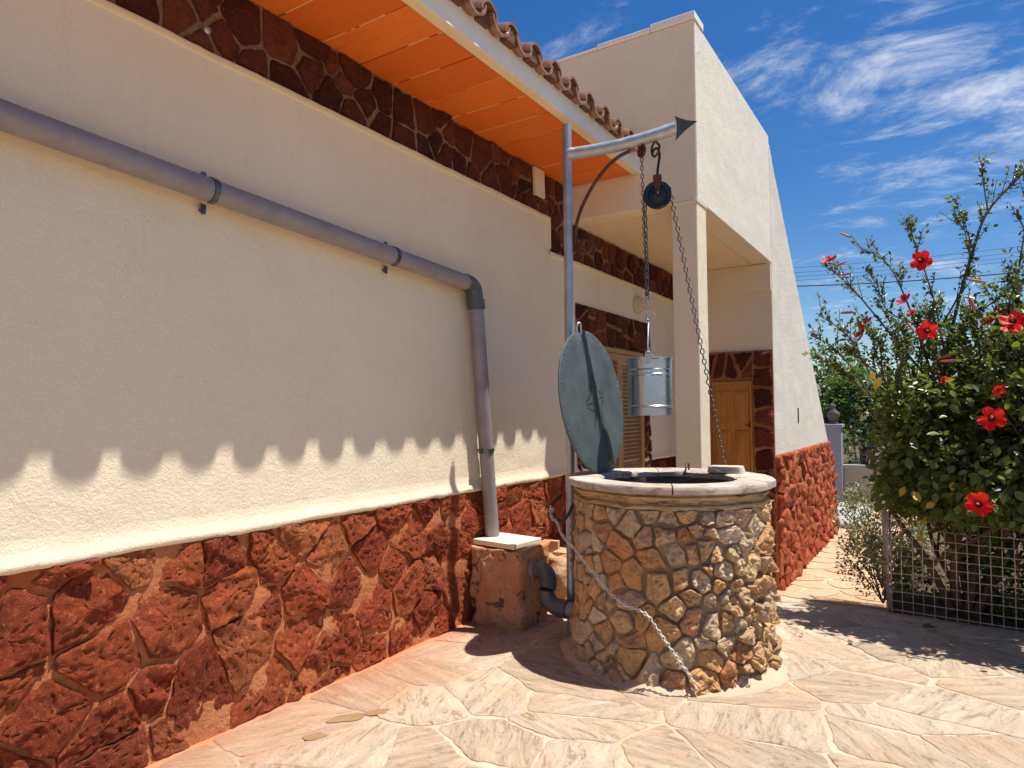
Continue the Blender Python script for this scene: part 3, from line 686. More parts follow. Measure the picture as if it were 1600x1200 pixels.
# panelled door
dr = MB().box((-2.352, 8.224, -.6), (-1.885, 8.235, 1.79)).build('door', M['door'], wing)
fx = (-2.352, -1.885)
MB().box((fx[0], 8.20, -.6), (fx[0]+.02, 8.2235, 1.79)).box((fx[1]-.02, 8.20, -.6), (fx[1], 8.2235, 1.79)).box((fx[0]+.0205, 8.20, 1.765), (fx[1]-.0205, 8.2235, 1.79)).build('frame', M['door'], dr, bevel=.002)
for (a, c_, z0, z1) in ((-2.31, -2.145, 1.30, 1.68), (-2.09, -1.925, 1.30, 1.68), (-2.31, -2.145, .2, 1.2), (-2.09, -1.925, .2, 1.2)):
    MB().box((a, 8.208, z0), (c_, 8.2238, z1)).build('panel', M['door'], dr, bevel=.007)
    MB().box((a+.03, 8.200, z0+.03), (c_-.03, 8.2078, z1-.03)).build('panel', M['door'], dr, bevel=.005)
h_ = MB().tube([(-1.912, 8.21, 1.27), (-1.912, 8.175, 1.27), (-1.955, 8.175, 1.27)], .008, 8).box((-1.922, 8.207, 1.24), (-1.902, 8.2235, 1.30)).build('handle', M['black_iron'], dr, True)

# wall lamp
lamp = thing('wall_lamp', 'small caged bulkhead lamp on the porch wall above the shutters', 'lamp', (-2.80, 6.93, 2.62))
def orient_x(ob): ob.rotation_euler = (0, R(90), 0)
ob = MB().lathe([(.0, 0), (.095, 0), (.10, .02), (.085, .04)], (0, 0, 0), 28).build('base', M['lamp_body'], lamp, True); orient_x(ob)
ob = MB().lathe([(.082, .03), (.078, .06), (.055, .095), (.02, .11), (.0, .112)], (0, 0, 0), 24).build('glass', M['lamp_glass'], lamp, True); orient_x(ob)
mb = MB()
for a in (-.045, 0, .045):
    w = math.sqrt(.086**2-a*a); mb.tube([(a, w*math.cos(q), .035+.085*math.sin(q)) for q in [math.pi*i/12 for i in range(13)]], .0045, 6)
mb.tube([(.086*math.cos(q), .086*math.sin(q), .045) for q in [2*math.pi*i/24 for i in range(24)]], .006, 6, closed=True)
ob = mb.build('guard', M['lamp_body'], lamp, True); orient_x(ob)

# ================================================================ DRAINPIPE
dp = thing('drainpipe', 'grey plastic drainpipe across the cream wall and down to the cement block', 'drainpipe', (0, 0, 0))
PR = .053
def px0(y): return (-2.718, y, 2.493-(y-.96)*.058)
elb = Vector((-2.718, 3.775, 2.493-(3.775-.96)*.058))
mb = MB().tube([px0(-2.6), px0(0), px0(1.8), px0(3.0), px0(3.695)], PR, 28); autosmooth(mb.build('pipe', M['pipe'], dp), 50)
bot = Vector((-2.728, 3.985, .56)); dn = (bot-elb).normalized()
mb = MB().tube([elb+dn*.11, elb+dn*.6, elb+dn*1.2, bot], PR*.96, 28); autosmooth(mb.build('downpipe', M['pipe'], dp), 50)
pts = [Vector(px0(3.665))]
for i in range(9):
    a = math.pi/2*i/8; o_ = Vector(px0(3.695)); pts.append(o_+Vector((0, math.sin(a)*.075, -(1-math.cos(a))*.075))+dn*0)
pts += [pts[-1]+dn*.035, pts[-1]+dn*.075]
mb = MB().tube(pts, PR+.006, 24); autosmooth(mb.build('elbow', M['pipe_dark'], dp), 50)
mb = MB().tube([elb+dn*.095, elb+dn*.165], PR+.009, 24); autosmooth(mb.build('collar', M['pipe_dark'], dp), 50)
def clamp_ring(center, axis, nm='clamp'):
    ax = Vector(axis).normalized(); q = ax.to_track_quat('Y', 'Z').to_matrix(); mb = MB(); r0, r1, w = PR+.001, PR+.006, .013
    rg = []
    for yy, rr in ((-w, r0), (-w, r1), (w, r1), (w, r0)):
        ring = []
        for k in range(25):
            a = -R(100)+R(200)*k/24; ring.append(len(mb.v)); mb.v.append(tuple(Vector(center)+q@Vector((math.cos(a)*rr, yy, math.sin(a)*rr)) if nm == 'clamp' else (0, 0, 0)))
        rg.append(ring)
    for i in range(4):
        for k in range(24): mb.f.append((rg[i][k], rg[(i+1) % 4][k], rg[(i+1) % 4][k+1], rg[i][k+1]))
    return mb
for y in (1.765, 2.945, .35):
    c_ = px0(y); mb = clamp_ring(c_, (0, 1, 0))
    for s_ in (1, -1):
        zc = c_[2]+s_*(PR+.022)
        mb.prism([(y-.013, c_[2]+s_*(PR-.002)), (y+.013, c_[2]+s_*(PR-.002)), (y+.014, zc+s_*.012), (y+.008, zc+s_*.022), (y-.008, zc+s_*.022), (y-.014, zc+s_*.012)][::s_], lambda u, v, h: (-2.778+h, u, v), 0, .004)
        mb.lathe([(.007, 0), (.007, .006)], (0, 0, 0), 10, capt=True)
        for i in range(20): p = mb.v[-20+i]; mb.v[-20+i] = (-2.774+p[2], y+p[0], zc+s_*.004+p[1])
    ob = mb.build('clamp', M['clamp'], dp); autosmooth(ob, 40)
    MB().box((-2.80, y-.006, c_[2]+PR+.016), (-2.778, y+.006, c_[2]+PR+.028)).box((-2.80, y-.006, c_[2]-PR-.028), (-2.778, y+.006, c_[2]-PR-.016)).build('standoff', M['clamp'], dp)
cc = elb+dn*1.16
mb = MB().tube([cc-dn*.014, cc+dn*.014], PR+.004, 24).box((cc.x-.01, cc.y+PR-.002, cc.z-.012), (cc.x+.008, cc.y+PR+.03, cc.z+.012)).box((cc.x-.01, cc.y-PR-.03, cc.z-.012), (cc.x+.008, cc.y-PR+.002, cc.z+.012)).tube([(cc.x-PR, cc.y, cc.z), (-2.80, cc.y, cc.z)], .006, 8)
autosmooth(mb.build('clamp', M['clamp'], dp), 40)
# faint dotted print running down the pipe
mb = MB(); rng = random.Random(2); s_ = .36
side = Vector((.80, -.08, 0)).normalized(); view = Vector((.62, -.78, 0)).normalized()
dirp = Vector((math.cos(R(-8)), math.sin(R(-8)), 0))
while s_ < .86:
    l = rng.choice((.006, .01, .014)); w = rng.uniform(.003, .006)
    c0_ = elb+dn*s_; c1_ = elb+dn*(s_+l); r_ = PR*.96+.0006
    for (a0,) in ((0,),):
        d0 = Vector((math.cos(R(2)), math.sin(R(2)), 0)); d1 = Vector((math.cos(R(2)+w/PR), math.sin(R(2)+w/PR), 0))
        mb.add([c0_+d0*r_, c0_+d1*r_, c1_+d1*r_, c1_+d0*r_], [(0, 1, 2, 3)])
    s_ += l+rng.choice((.004, .005, .014))
mb.build('print_marks', M['print'], dp)

# ================================================================ CEMENT BLOCK, SLAB, S-BEND, MOUND, BRICKS
def lumpy_box(name, lo, hi, mat, label, cat, seed, amp=.02, taper=.04, n=12, group=None):
    lo, hi = Vector(lo), Vector(hi); c_ = (lo+hi)/2; mb = MB(); cache = {}
    def P(u, v, w):
        key = (round(u, 4), round(v, 4), round(w, 4))
        if key in cache: return cache[key]
        p = Vector((lo.x+(hi.x-lo.x)*u, lo.y+(hi.y-lo.y)*v, lo.z+(hi.z-lo.z)*w))
        q = Vector(((u-.5)*2, (v-.5)*2, 0)); k = 1-taper*w
        # round the upright and top corners a little
        rr = max(0, (abs(q.x)**6+abs(q.y)**6)**(1/6)); 
        if rr > 1: k /= (1+(rr-1)*.55)
        p = Vector((c_.x+(p.x-c_.x)*k, c_.y+(p.y-c_.y)*k, p.z))
        e = fbm(Vector((p.x*7+seed, p.y*7, p.z*7)), 4)*amp; d = Vector((q.x, q.y, (w-.5)*1.2))
        if d.length > 0: p += d.normalized()*e
        if w == 0: p.z = lo.z
        cache[key] = len(mb.v); mb.v.append(tuple(p)); return cache[key]
    for i in range(n):
        for j in range(n):
            a, b_, c0, d0 = i/n, (i+1)/n, j/n, (j+1)/n
            mb.f.append((P(a, 0, c0), P(b_, 0, c0), P(b_, 0, d0), P(a, 0, d0)))
            mb.f.append((P(a, 1, c0), P(a, 1, d0), P(b_, 1, d0), P(b_, 1, c0)))
            mb.f.append((P(0, a, c0), P(0, a, d0), P(0, b_, d0), P(0, b_, c0)))
            mb.f.append((P(1, a, c0), P(1, b_, c0), P(1, b_, d0), P(1, a, d0)))
            mb.f.append((P(a, c0, 1), P(b_, c0, 1), P(b_, d0, 1), P(a, d0, 1)))
    ob = mb.build(name, mat, None, True, loc=(c_.x, c_.y, lo.z)); return tag(ob, label, cat, group)
blk = lumpy_box('cement_block', (-2.79, 3.77, 0.0), (-2.36, 4.20, .522), M['block'], 'orange stained cement block under the foot of the drainpipe', 'cement block', 3, .034, .03, 26)
sb = MB().box((-.185, -.155, 0), (.185, .155, .036)).build('ceramic_slab', M['tile_slab'], bevel=.004)
sb.location = (-2.588, 3.965, .528); sb.rotation_euler = (0, 0, R(-6))
tag(sb, 'flat cream square slab lying on the cement block round the pipe foot', 'slab')
ub = thing('overflow_pipe', 'dark grey plastic bent pipe joining the cement block to the stone well', 'pipe', (0, 0, 0))
def arc(c_, r_, a0, a1, n, y=3.80):
    return [(c_[0]+r_*math.cos(R(a0+(a1-a0)*i/n)), y, c_[1]+r_*math.sin(R(a0+(a1-a0)*i/n))) for i in range(n+1)]
r_ = .052
top_ = [(-2.40, 3.93, .395), (-2.29, 3.90, .395)]
e1 = [(-2.31, 3.905, .395), (-2.285, 3.90, .395)]+[(p[0]-.01, 3.90-.07*i_/9, p[2]) for i_, p in enumerate(arc((-2.262, .308), .087, 84, -8, 9))]
e2 = [(p[0], 3.81, p[2]) for p in arc((-2.092, .286), .092, 172, 270, 9)]+[(-2.06, 3.81, .194)]
autosmooth(MB().tube(top_, r_, 22).build('socket', M['pipe'], ub), 50)
autosmooth(MB().tube(e1, r_+.003, 22).build('elbow', M['pipe_dark'], ub), 50)
autosmooth(MB().tube(e2, r_+.001, 22).build('elbow', M['pipe_dark'], ub), 50)
autosmooth(MB().tube([(-2.10, 3.81, .194), (-2.03, 3.81, .194)], r_+.007, 22).build('collar', M['pipe_dark'], ub), 50)
autosmooth(MB().tube([(-2.05, 3.81, .194), (-1.86, 3.82, .19)], r_-.004, 22).build('straight_pipe', M['pipe'], ub), 50)
lumpy_box('boulder', (-2.80, 4.42, 0.0), (-2.20, 5.15, .33), mortar('pink_ochre_rock', (.50, .27, .14), (.56, .40, .24), 22, 1.0), 'low rounded ochre boulder behind the cement block against the wall', 'boulder', 8, .06, .25, 14)
for (x, y, z, sx, sy, sz, rz, lb) in ((-2.66, 4.72, .30, .13, .045, .12, 12, 'upright cut terracotta brick piece standing on the boulder beside the wall'), (-2.50, 4.66, .315, .17, .11, .045, 5, 'flat terracotta brick piece lying on the boulder nearest the well'), (-2.72, 4.62, .29, .11, .05, .085, -10, 'notched terracotta brick piece on the boulder nearest the drainpipe')):
    ob = MB().box((-sx/2, -sy/2, 0), (sx/2, sy/2, sz)).build('brick', simple('brick_'+str(rz), (.50, .24, .13), .85, col2=(.58, .38, .25), bs=.5), bevel=.005)
    ob.location = (x, y, z); ob.rotation_euler = (0, 0, R(rz)); tag(ob, lb, 'brick')

# ================================================================ WELL
well = thing('well', 'round rubble stone well with grey limestone rim in the paved yard', 'well', (WC[0], WC[1], 0))
def drum(u, v, h):
    a = u/.55; r_ = .545+.035*(1-v/.9)**2*(1)+h; return (r_*math.cos(a), r_*math.sin(a), v)
mb = MB(); CIR = 2*math.pi*.55
nU = 90; zs_ = frange(0, .93, .06); o = 0
for i, z in enumerate(zs_):
    for k in range(nU):
        p = drum(CIR*k/nU, z, noise.noise(Vector((math.cos(k*.07)*8, math.sin(k*.07)*8, z*9)))*.012-.004); mb.v.append(p)
for i in range(len(zs_)-1):
    for k in range(nU): mb.f.append((i*nU+k, i*nU+(k+1) % nU, (i+1)*nU+(k+1) % nU, (i+1)*nU+k))
drumo = mb.build('drum', M['well_mortar'], well, True)
rng = random.Random(23)
sd_ = poisson(0, .01, CIR, .93, .084, rng, 34)[:298]; wts = [rng.uniform(-.0022, .0030) for _ in sd_]
cells = voronoi(sd_, [(0, 0.0), (CIR, 0.0), (CIR, .925), (0, .925)], .009, wrap=CIR, weights=wts, gapv=1.6, rng=rng)
# the faces towards the sun carry knobblier stones than the flat-faced front
for i, c_ in enumerate(cells):
    if not c_ or area(c_) < .0006: continue
    cu = sum(p[0] for p in c_)/len(c_); a = (cu/.55) % (2*math.pi); cv = sum(p[1] for p in c_)/len(c_)
    knob = .5+.5*math.cos(a-R(-20))
    if cv < .2: knob = max(knob, .75)
    hh = rng.uniform(.012, .026)+knob*rng.uniform(.006, .026)
    stone(c_, drum, hh, i*2.3, rng, n=20, rings=(1, .93, .82, .66, .48, .25), rough=.22+.42*knob, jag=.010, tilt=1.3, nfreq=16+12*knob, facets=2 if rng.random() < .7 else 1, chai=.07, fine=.001+.0035*knob).build('stone', M['well_stone'], drumo, smooth=False)
mb = MB().lathe([(.50, .922), (.564, .924), (.570, .930), (.570, .942), (.564, .948), (.552, .951), (.552, .960), (.558, .970), (.571, .977), (.573, .990), (.567, .995), (.558, .997), (.558, 1.008), (.50, 1.009)], (0, 0, 0), 110, .010)
autosmooth(mb.build('moulding', M['mould'], well), 25)
# rim slabs: four curved lengths with open joints
RZ = 1.055
def rim_seg(a0, a1, ri, ro):
    mb = MB(); n = max(6, int((a1-a0)/R(3))); prof = [(ri, 1.010), (ro-.004, 1.010), (ro+.003, 1.013), (ro+.004, 1.030), (ro+.003, 1.049), (ro-.003, 1.054), (ro-.03, RZ), (ri+.10, RZ+.001), (ri+.02, RZ-.003), (ri-.004, RZ-.014), (ri, 1.010)]
    for i in range(n+1):
        a = a0+(a1-a0)*i/n
        for (r_, z) in prof:
            e = fbm(Vector((math.cos(a)*5, math.sin(a)*5, z*7+r_*9)), 3)
            q = r_+e*(.010 if r_ > .5 else .03); mb.v.append((q*math.cos(a), q*math.sin(a), z+e*.003))
    m_ = len(prof)
    for i in range(n):
        for k in range(m_-1): mb.f.append((i*m_+k, (i+1)*m_+k, (i+1)*m_+k+1, i*m_+k+1))
    mb.f.append(tuple(range(m_-1))); mb.f.append(tuple(n*m_+k for k in range(m_-1))[::-1]); return mb
for (a0, a1) in ((-68, 22), (22.7, 118), (118.6, 205), (205.6, 291.3)):
    autosmooth(rim_seg(R(a0), R(a1), .405, .600).build('rim_slab', M['rim'], well), 50)
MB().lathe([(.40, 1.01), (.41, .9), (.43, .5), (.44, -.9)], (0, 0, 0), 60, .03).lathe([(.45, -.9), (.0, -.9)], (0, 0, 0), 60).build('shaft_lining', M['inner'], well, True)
# iron staple on the rim
MB().tube([(-.02, .37, 1.03), (-.02, .42, 1.10), (-.02, .455, 1.095), (-.02, .46, 1.05)], .006, 8).build('staple', M['rust_iron'], well, True)
ob = lumpy_box('loose_stone', (-1.27, 4.27, RZ+.001), (-1.05, 4.38, RZ+.040), mortar('pitted_grey_stone', (.62, .54, .46), (.42, .35, .29), 46, .6), 'flat pitted grey stone lying on the right of the well rim', 'stone', 4, .012, .1, 10)

# ================================================================ WELL HOIST
hoist = thing('hoist_post', 'silver steel post with arrow tipped arm standing beside the well', 'post', (-2.072, 3.94, 0))
autosmooth(MB().tube([(0, 0, 0), (0, 0, 1.2), (0.006, 0, 2.4), (0.004, 0, 3.375)], .030, 20).build('pole', M['pole_paint'], hoist), 50)
a0 = Vector((-2.062, 3.943, 3.175)); a1 = Vector((-1.385, 4.138, 3.262))
pA = [a0-Vector((2.072-2.072, 0, 0))]+[a0.lerp(a1, t_)+Vector((0, 0, -.022*math.sin(math.pi*t_))) for t_ in (.25, .5, .75, 1)]
pA = [p-Vector((-2.072, 3.94, 0)) for p in pA]
autosmooth(MB().tube(pA, .040, 22).build('arm', M['pole_paint'], hoist), 50)
adir = (pA[-1]-pA[-2]).normalized(); ahor = Vector((adir.x, adir.y, 0)).normalized(); anrm = Vector((-ahor.y, ahor.x, 0))
MB().prism([(-.005, .080), (.03, .055), (.07, .028), (.135, 0), (.07, -.028), (.03, -.055), (-.005, -.080), (.006, -.04), (.006, .04)], lambda u, v, h: tuple(pA[-1]+adir*u+Vector((0, 0, v))+anrm*h), -.004, .004).build('arrowhead', M['zinc'], hoist)
br = [(-1.664, 4.058, 3.150), (-1.745, 4.035, 3.115), (-1.827, 4.011, 3.044), (-1.91, 3.987, 2.933), (-1.973, 3.969, 2.814), (-2.012, 3.957, 2.697), (-2.025, 3.955, 2.603), (-2.01, 3.958, 2.533), (-1.968, 3.97, 2.495), (-1.925, 3.981, 2.515), (-1.918, 3.983, 2.56), (-1.955, 3.973, 2.587), (-1.985, 3.965, 2.555), (-1.965, 3.97, 2.535)]
def smoothpath(pts, n=6):
    pts = [Vector(p) for p in pts]; out = []
    for i in range(len(pts)-1):
        p0, p1, p2, p3 = pts[max(i-1, 0)], pts[i], pts[i+1], pts[min(i+2, len(pts)-1)]
        for k in range(n):
            t_ = k/n; out.append(.5*((2*p1)+(-p0+p2)*t_+(2*p0-5*p1+4*p2-p3)*t_*t_+(-p0+3*p1-3*p2+p3)*t_**3))
    out.append(pts[-1]); return out
sp = smoothpath([(x+2.072, y-3.94, z) for x, y, z in br])
MB().tube(sp, [.0115]*(len(sp)-10)+[.010-.0004*i for i in range(10)], 10).build('scroll_brace', M['rust_iron'], hoist, True)
# eye plate on the underside of the arm
def ring_pts(c_, r_, nrm, n=22):
    nrm = Vector(nrm).normalized(); u = nrm.orthogonal().normalized(); v = nrm.cross(u); c_ = Vector(c_)
    return [c_+(u*math.cos(6.2832*k/n)+v*math.sin(6.2832*k/n))*r_ for k in range(n)]
EY = Vector((-1.600, 4.09, 3.145)); H0 = Vector((-2.072, 3.94, 0))
mb = MB().tube(ring_pts(EY-H0, .034, (.55, .85, .1)), .010, 10, closed=True).tube(ring_pts(EY-H0+Vector((-.012, .02, 0)), .021, (.55, .85, .1)), .012, 10, closed=True)
mb.build('eye_ring', M['rust_iron'], hoist, True)
# staple loop
MB().tube(smoothpath([(p[0]+2.072-.062, p[1]+.172, p[2]+.072) for p in [(-1.452, 0, 3.13), (-1.475, 0, 3.09), (-1.478, .01, 3.05), (-1.455, .0, 3.025), (-1.428, -.01, 3.05), (-1.425, 0, 3.09), (-1.45, 0, 3.125)]]), .0075, 8).build('staple', M['rust_iron'], hoist, True)

pul = thing('pulley', 'black iron pulley wheel hanging by a hook under the arrow arm', 'pulley', (-1.505, 4.115, 2.843))
ax = Vector((-.30, .95, 0)).normalized(); sxv = Vector((.95, .30, 0)).normalized()   # wheel axle and width direction
def pf(u, v, h): return tuple(sxv*u+ax*h+Vector((0, 0, v)))
# wheel with a groove
prof = [(.018, -.016), (.055, -.010), (.060, -.020), (.088, -.022), (.090, -.014), (.074, -.004), (.074, .004), (.090, .014), (.088, .022), (.060, .020), (.055, .010), (.018, .016)]
mb = MB(); n = 36
for i in range(n):
    a = 6.2832*i/n
    for (r_, h) in prof: mb.v.append(pf(r_*math.cos(a), r_*math.sin(a), h))
for i in range(n):
    for k in range(len(prof)): m_ = len(prof); mb.f.append((i*m_+k, ((i+1) % n)*m_+k, ((i+1) % n)*m_+(k+1) % m_, i*m_+(k+1) % m_))
autosmooth(mb.build('wheel', M['black_iron'], pul), 40)
for s_ in (-1, 1):
    mb = MB().prism([(-.014, -.012), (.014, -.012), (.016, .02), (.026, .09), (.026, .125), (-.026, .125), (-.026, .09), (-.016, .02)], pf, s_*.027-.003, s_*.027+.003)
    mb.build('cheek', M['rust_iron'] if s_ < 0 else M['black_iron'], pul, bevel=.002)
MB().prism([(-.026, .119), (.026, .119), (.026, .127), (-.026, .127)], pf, -.023, .023).build('crosshead', M['black_iron'], pul)
MB().tube([pf(0, 0, -.036), pf(0, 0, .036)], .010, 12).build('axle', M['black_iron'], pul, True)
MB().tube(smoothpath([pf(0, .12, 0), pf(.004, .17, 0), pf(.012, .22, 0), pf(.016, .27, 0), pf(.004, .305, 0), pf(-.018, .30, 0), pf(-.03, .275, 0)]), .0085, 10).build('hook', M['black_iron'], pul, True)

def chain_mesh(pts, link, wire, mat, jitter=0.0, seed=1, ovw=.36):
    pts = [Vector(p) for p in pts]; L_ = [0]
    for a, b_ in zip(pts, pts[1:]): L_.append(L_[-1]+(b_-a).length)
    T = L_[-1]; n = int(T/(link-2*wire*1.15)); mb = MB(); rg = random.Random(seed)
    for i in range(n):
        s_ = (i+.5)/n*T; j = max(k for k in range(len(L_)) if L_[k] <= s_ or k == 0); j = min(j, len(pts)-2)
        t_ = (s_-L_[j])/max(L_[j+1]-L_[j], 1e-9); c_ = pts[j].lerp(pts[j+1], t_); d = (pts[j+1]-pts[j]).normalized()
        u = d.orthogonal().normalized(); v = d.cross(u); a = (math.pi/2 if i % 2 else 0)+.5+rg.uniform(-jitter, jitter); w = u*math.cos(a)+v*math.sin(a)
        hl, hw = link/2-wire, link*ovw-wire; loop = []
        for k in range(12):
            q = 6.2832*k/12; x = math.cos(q); y = math.sin(q)
            loop.append(c_+d*((hl-hw)*(1 if x > 0 else -1)*(1 if abs(x) > .01 else 0)+hw*x)+w*(hw*y))
        mb.tube(loop, wire, 6, closed=True)
    return mb
# chains: from the eye ring down to the bucket, over the pulley, and along the rim
chain_a = chain_mesh([(-1.600, 4.09, 3.10), (-1.595, 4.09, 2.85), (-1.588, 4.09, 2.45), (-1.580, 4.09, 2.19)], .034, .0030, M['chain'], .2, 1).build('chain', M['chain'], smooth=True)
tag(chain_a, 'thin dark chain hanging from the rusty eye ring to the bucket hook', 'chain', 'chains of the well hoist')
PC = Vector((-1.505, 4.115, 2.843)); lft = PC-sxv*.082; rgt = PC+sxv*.082
arcp = [PC+sxv*(.082*math.cos(R(a)))+Vector((0, 0, .082*math.sin(R(a)))) for a in range(180, -1, -15)]
endR = Vector((-1.175, 4.38, 1.065))
cp = [(-1.576, 4.095, 2.17), (-1.577, 4.09, 2.5)]+[lft]+arcp[1:-1]+[rgt, endR, endR+Vector((.06, .05, -.005))]
chain_b = chain_mesh(cp, .042, .0038, M['chain'], .15, 2).build('chain', M['chain'], smooth=True)
tag(chain_b, 'long dark chain running over the pulley wheel down to the well rim', 'chain', 'chains of the well hoist')
# connecting links and hook above the bucket
hk = thing('bucket_hook', 'steel links and open hook holding the bucket handle', 'hook', (-1.572, 4.10, 2.03))
MB().tube(ring_pts((0, 0, .165), .022, (.6, .8, 0)), .005, 8, closed=True).build('link', M['metal'], hk, True)
MB().tube([Vector((0.004, 0, .125))+Vector((math.cos(q)*.013, 0, math.sin(q)*.028)) for q in [6.2832*i/14 for i in range(14)]], .0045, 8, closed=True).build('link', M['metal'], hk, True)
MB().tube(smoothpath([(.0, 0, .105), (.002, 0, .07), (-.014, 0, .04), (-.012, 0, .012), (.010, 0, .0), (.030, 0, .015), (.034, 0, .045)]), .0055, 8).build('hook', M['metal'], hk, True)
# bucket
bk = thing('bucket', 'shiny zinc bucket hanging on the chain above the well', 'bucket', (-1.572, 4.10, 1.42))
BR = .141
mb = MB().lathe([(.0, .012), (BR-.018, .012), (BR-.014, 0), (BR-.002, 0), (BR-.002, .050), (BR+.003, .054), (BR+.003, .060), (BR-.001, .064), (BR-.002, .25), (BR+.003, .255), (BR+.003, .262), (BR-.002, .268), (BR-.002, .283), (BR+.003, .288), (BR-.001, .295), (BR, .352), (BR+.005, .358), (BR+.005, .366), (BR-.003, .368), (BR-.006, .36), (BR-.006, .02), (0, .02)], (0, 0, 0), 56)
ob = mb.build('body', M['bucket'], bk); autosmooth(ob, 30)
for s_ in (-1, 1):
    MB().box((-.018, s_*(BR+.001)-.004, .325), (.018, s_*(BR+.001)+.004, .385)).tube(ring_pts((0, s_*BR, .385), .014, (0, 1, 0), 14), .005, 8, closed=True).build('lug', M['metal'], bk)
MB().tube(smoothpath([(0, -BR, .385), (0, -BR*.92, .44), (0, -BR*.45, .56), (0, 0, .597), (0, BR*.45, .56), (0, BR*.92, .44), (0, BR, .385)]), .005, 8).build('handle', M['metal'], bk, True)
bk.rotation_euler = (0, 0, R(17))

# lid leaning on the post
T_ = Vector((-1.961, 3.85, 1.967)); B_ = Vector((-1.846, 4.062, 1.062)); axl = (B_-T_).normalized(); rad = (B_-T_).length/2; cl = (T_+B_)/2
wv_ = Vector((.04, -.974, -.222)); wv_ = (wv_-axl*wv_.dot(axl)).normalized(); nl = axl.cross(wv_)
if nl.x < 0: nl = -nl
lid = thing('round_cover', 'round grey zinc well cover leaning upright between rim and post', 'lid', tuple(cl))
def lf(u, v, h):   # u across, v up the lid, h out of the lit face
    return tuple(wv_*u-axl*v+nl*h)
mb = MB(); n = 64; rr_ = [(rad, -.004), (rad, .003), (rad-.006, .005), (rad*.8, .004), (rad*.5, .005), (rad*.25, .006)]
for (r_, h) in rr_:
    for k in range(n):
        a = 6.2832*k/n; u, v = r_*math.cos(a), r_*math.sin(a)
        ridge = max(0, 1-abs(u)/.16)*.022*(1-(r_/rad)**6); mb.v.append(lf(u, v, h+ridge))
for i in range(len(rr_)-1):
    for k in range(n): mb.f.append((i*n+k, i*n+(k+1) % n, (i+1)*n+(k+1) % n, (i+1)*n+k))
mb.v.append(lf(0, 0, .028)); c0 = len(mb.v)-1
for k in range(n): mb.f.append(((len(rr_)-1)*n+k, (len(rr_)-1)*n+(k+1) % n, c0))
mb.v.append(lf(0, 0, -.004)); c0 = len(mb.v)-1
for k in range(n): mb.f.append((k, c0, (k+1) % n))
mb.build('disc', M['zinc'], lid, True)
mb = MB()
def hole(u, v):
    r_ = .0058; h = .0065+max(0, 1-abs(u)/.16)*.022*(1-(math.hypot(u, v)/rad)**6)+.0012
    mb.add([lf(u+r_*math.cos(6.2832*k/6), v+r_*math.sin(6.2832*k/6), h) for k in range(6)], [tuple(range(6))])
# four-pointed star of punched holes, plus two rows up and down the middle
tips = [(0, .17), (.055, .055), (.17, 0), (.055, -.055), (0, -.17), (-.055, -.055), (-.17, 0), (-.055, .055)]
for a, b_ in zip(tips, tips[1:]+tips[:1]):
    for k in range(9): t_ = k/9; hole(a[0]+(b_[0]-a[0])*t_, a[1]+(b_[1]-a[1])*t_)
for v_ in frange(-.40, .40, .018):
    for u_ in (-.013, .013): hole(u_, v_)
for k in range(8): hole(-.15+k*.012, 0); hole(.06+k*.012, 0)
mb.build('punched_holes', M['void'], lid)
mb = MB()
for k in range(40):
    a = 6.2832*k/40; mb.add([Vector(lf((rad-.02)*math.cos(a), (rad-.02)*math.sin(a), .008))+Vector(d)*.005 for d in ((1, 0, 0), (-1, 0, 0), (0, 1, 0), (0, -1, 0), (0, 0, 1), (0, 0, -1))], [(0, 2, 4), (2, 1, 4), (1, 3, 4), (3, 0, 4), (2, 0, 5), (1, 2, 5), (3, 1, 5), (0, 3, 5)])
mb.build('rivets', M['zinc'], lid)
lp = smoothpath([lf(-.022, rad-.03, .008), lf(-.024, rad+.02, .02), lf(-.012, rad+.045, .025), (Vector(lf(.012, rad+.045, .02))), lf(.024, rad+.02, .01), lf(.022, rad-.03, .005)])
MB().tube(lp, .007, 8).build('hanging_loop', M['metal'], lid, True)
# wall hook of the well with the pale chain round its side
hook = tag(MB().tube(smoothpath([(-1.90, 3.74, .905), (-1.935, 3.72, .88), (-1.955, 3.70, .82), (-1.99, 3.68, .775), (-2.035, 3.67, .785), (-2.05, 3.665, .82)]), .010, 10).build('iron_hook', M['black_iron'], smooth=True), 'black curved iron hook set into the left side of the well', 'hook')
cpts = [(-2.075, 3.70, .84), (-2.045, 3.67, .79), (-2.0, 3.64, .755), (-1.93, 3.56, .71), (-1.775, 3.430, .662), (-1.602, 3.340, .554), (-1.463, 3.312, .450), (-1.319, 3.315, .404), (-1.265, 3.325, .342), (-1.179, 3.350, .214), (-1.098, 3.388, .086), (-1.08, 3.39, .03)]
def twist(pts, r_, mat, turns=70):
    sp_ = smoothpath(pts, 14); mb = chain_mesh(sp_, .027, .0037, mat, .25, 5, .40); return mb
tag(twist(cpts, .008, M['pale_chain']).build('chain', M['pale_chain'], smooth=True), 'pale twisted chain slung diagonally across the stone side of the well', 'chain')
tag(chain_mesh([(-2.075, 3.70, .84), (-2.098, 3.72, .845), (-2.105, 3.73, .80), (-2.05, 3.665, .775)], .030, .0044, M['pale_chain'], .2, 6, .4).build('chain', M['pale_chain'], smooth=True), 'short pale chain loop hanging behind the black iron hook', 'chain')
tag(chain_mesh([(-2.045, 3.88, .86), (-2.045, 3.875, .6), (-2.04, 3.87, .43)], .034, .0035, M['metal'], .2, 7).build('chain', M['metal'], smooth=True), 'thin steel chain hanging straight down along the foot of the post', 'chain')

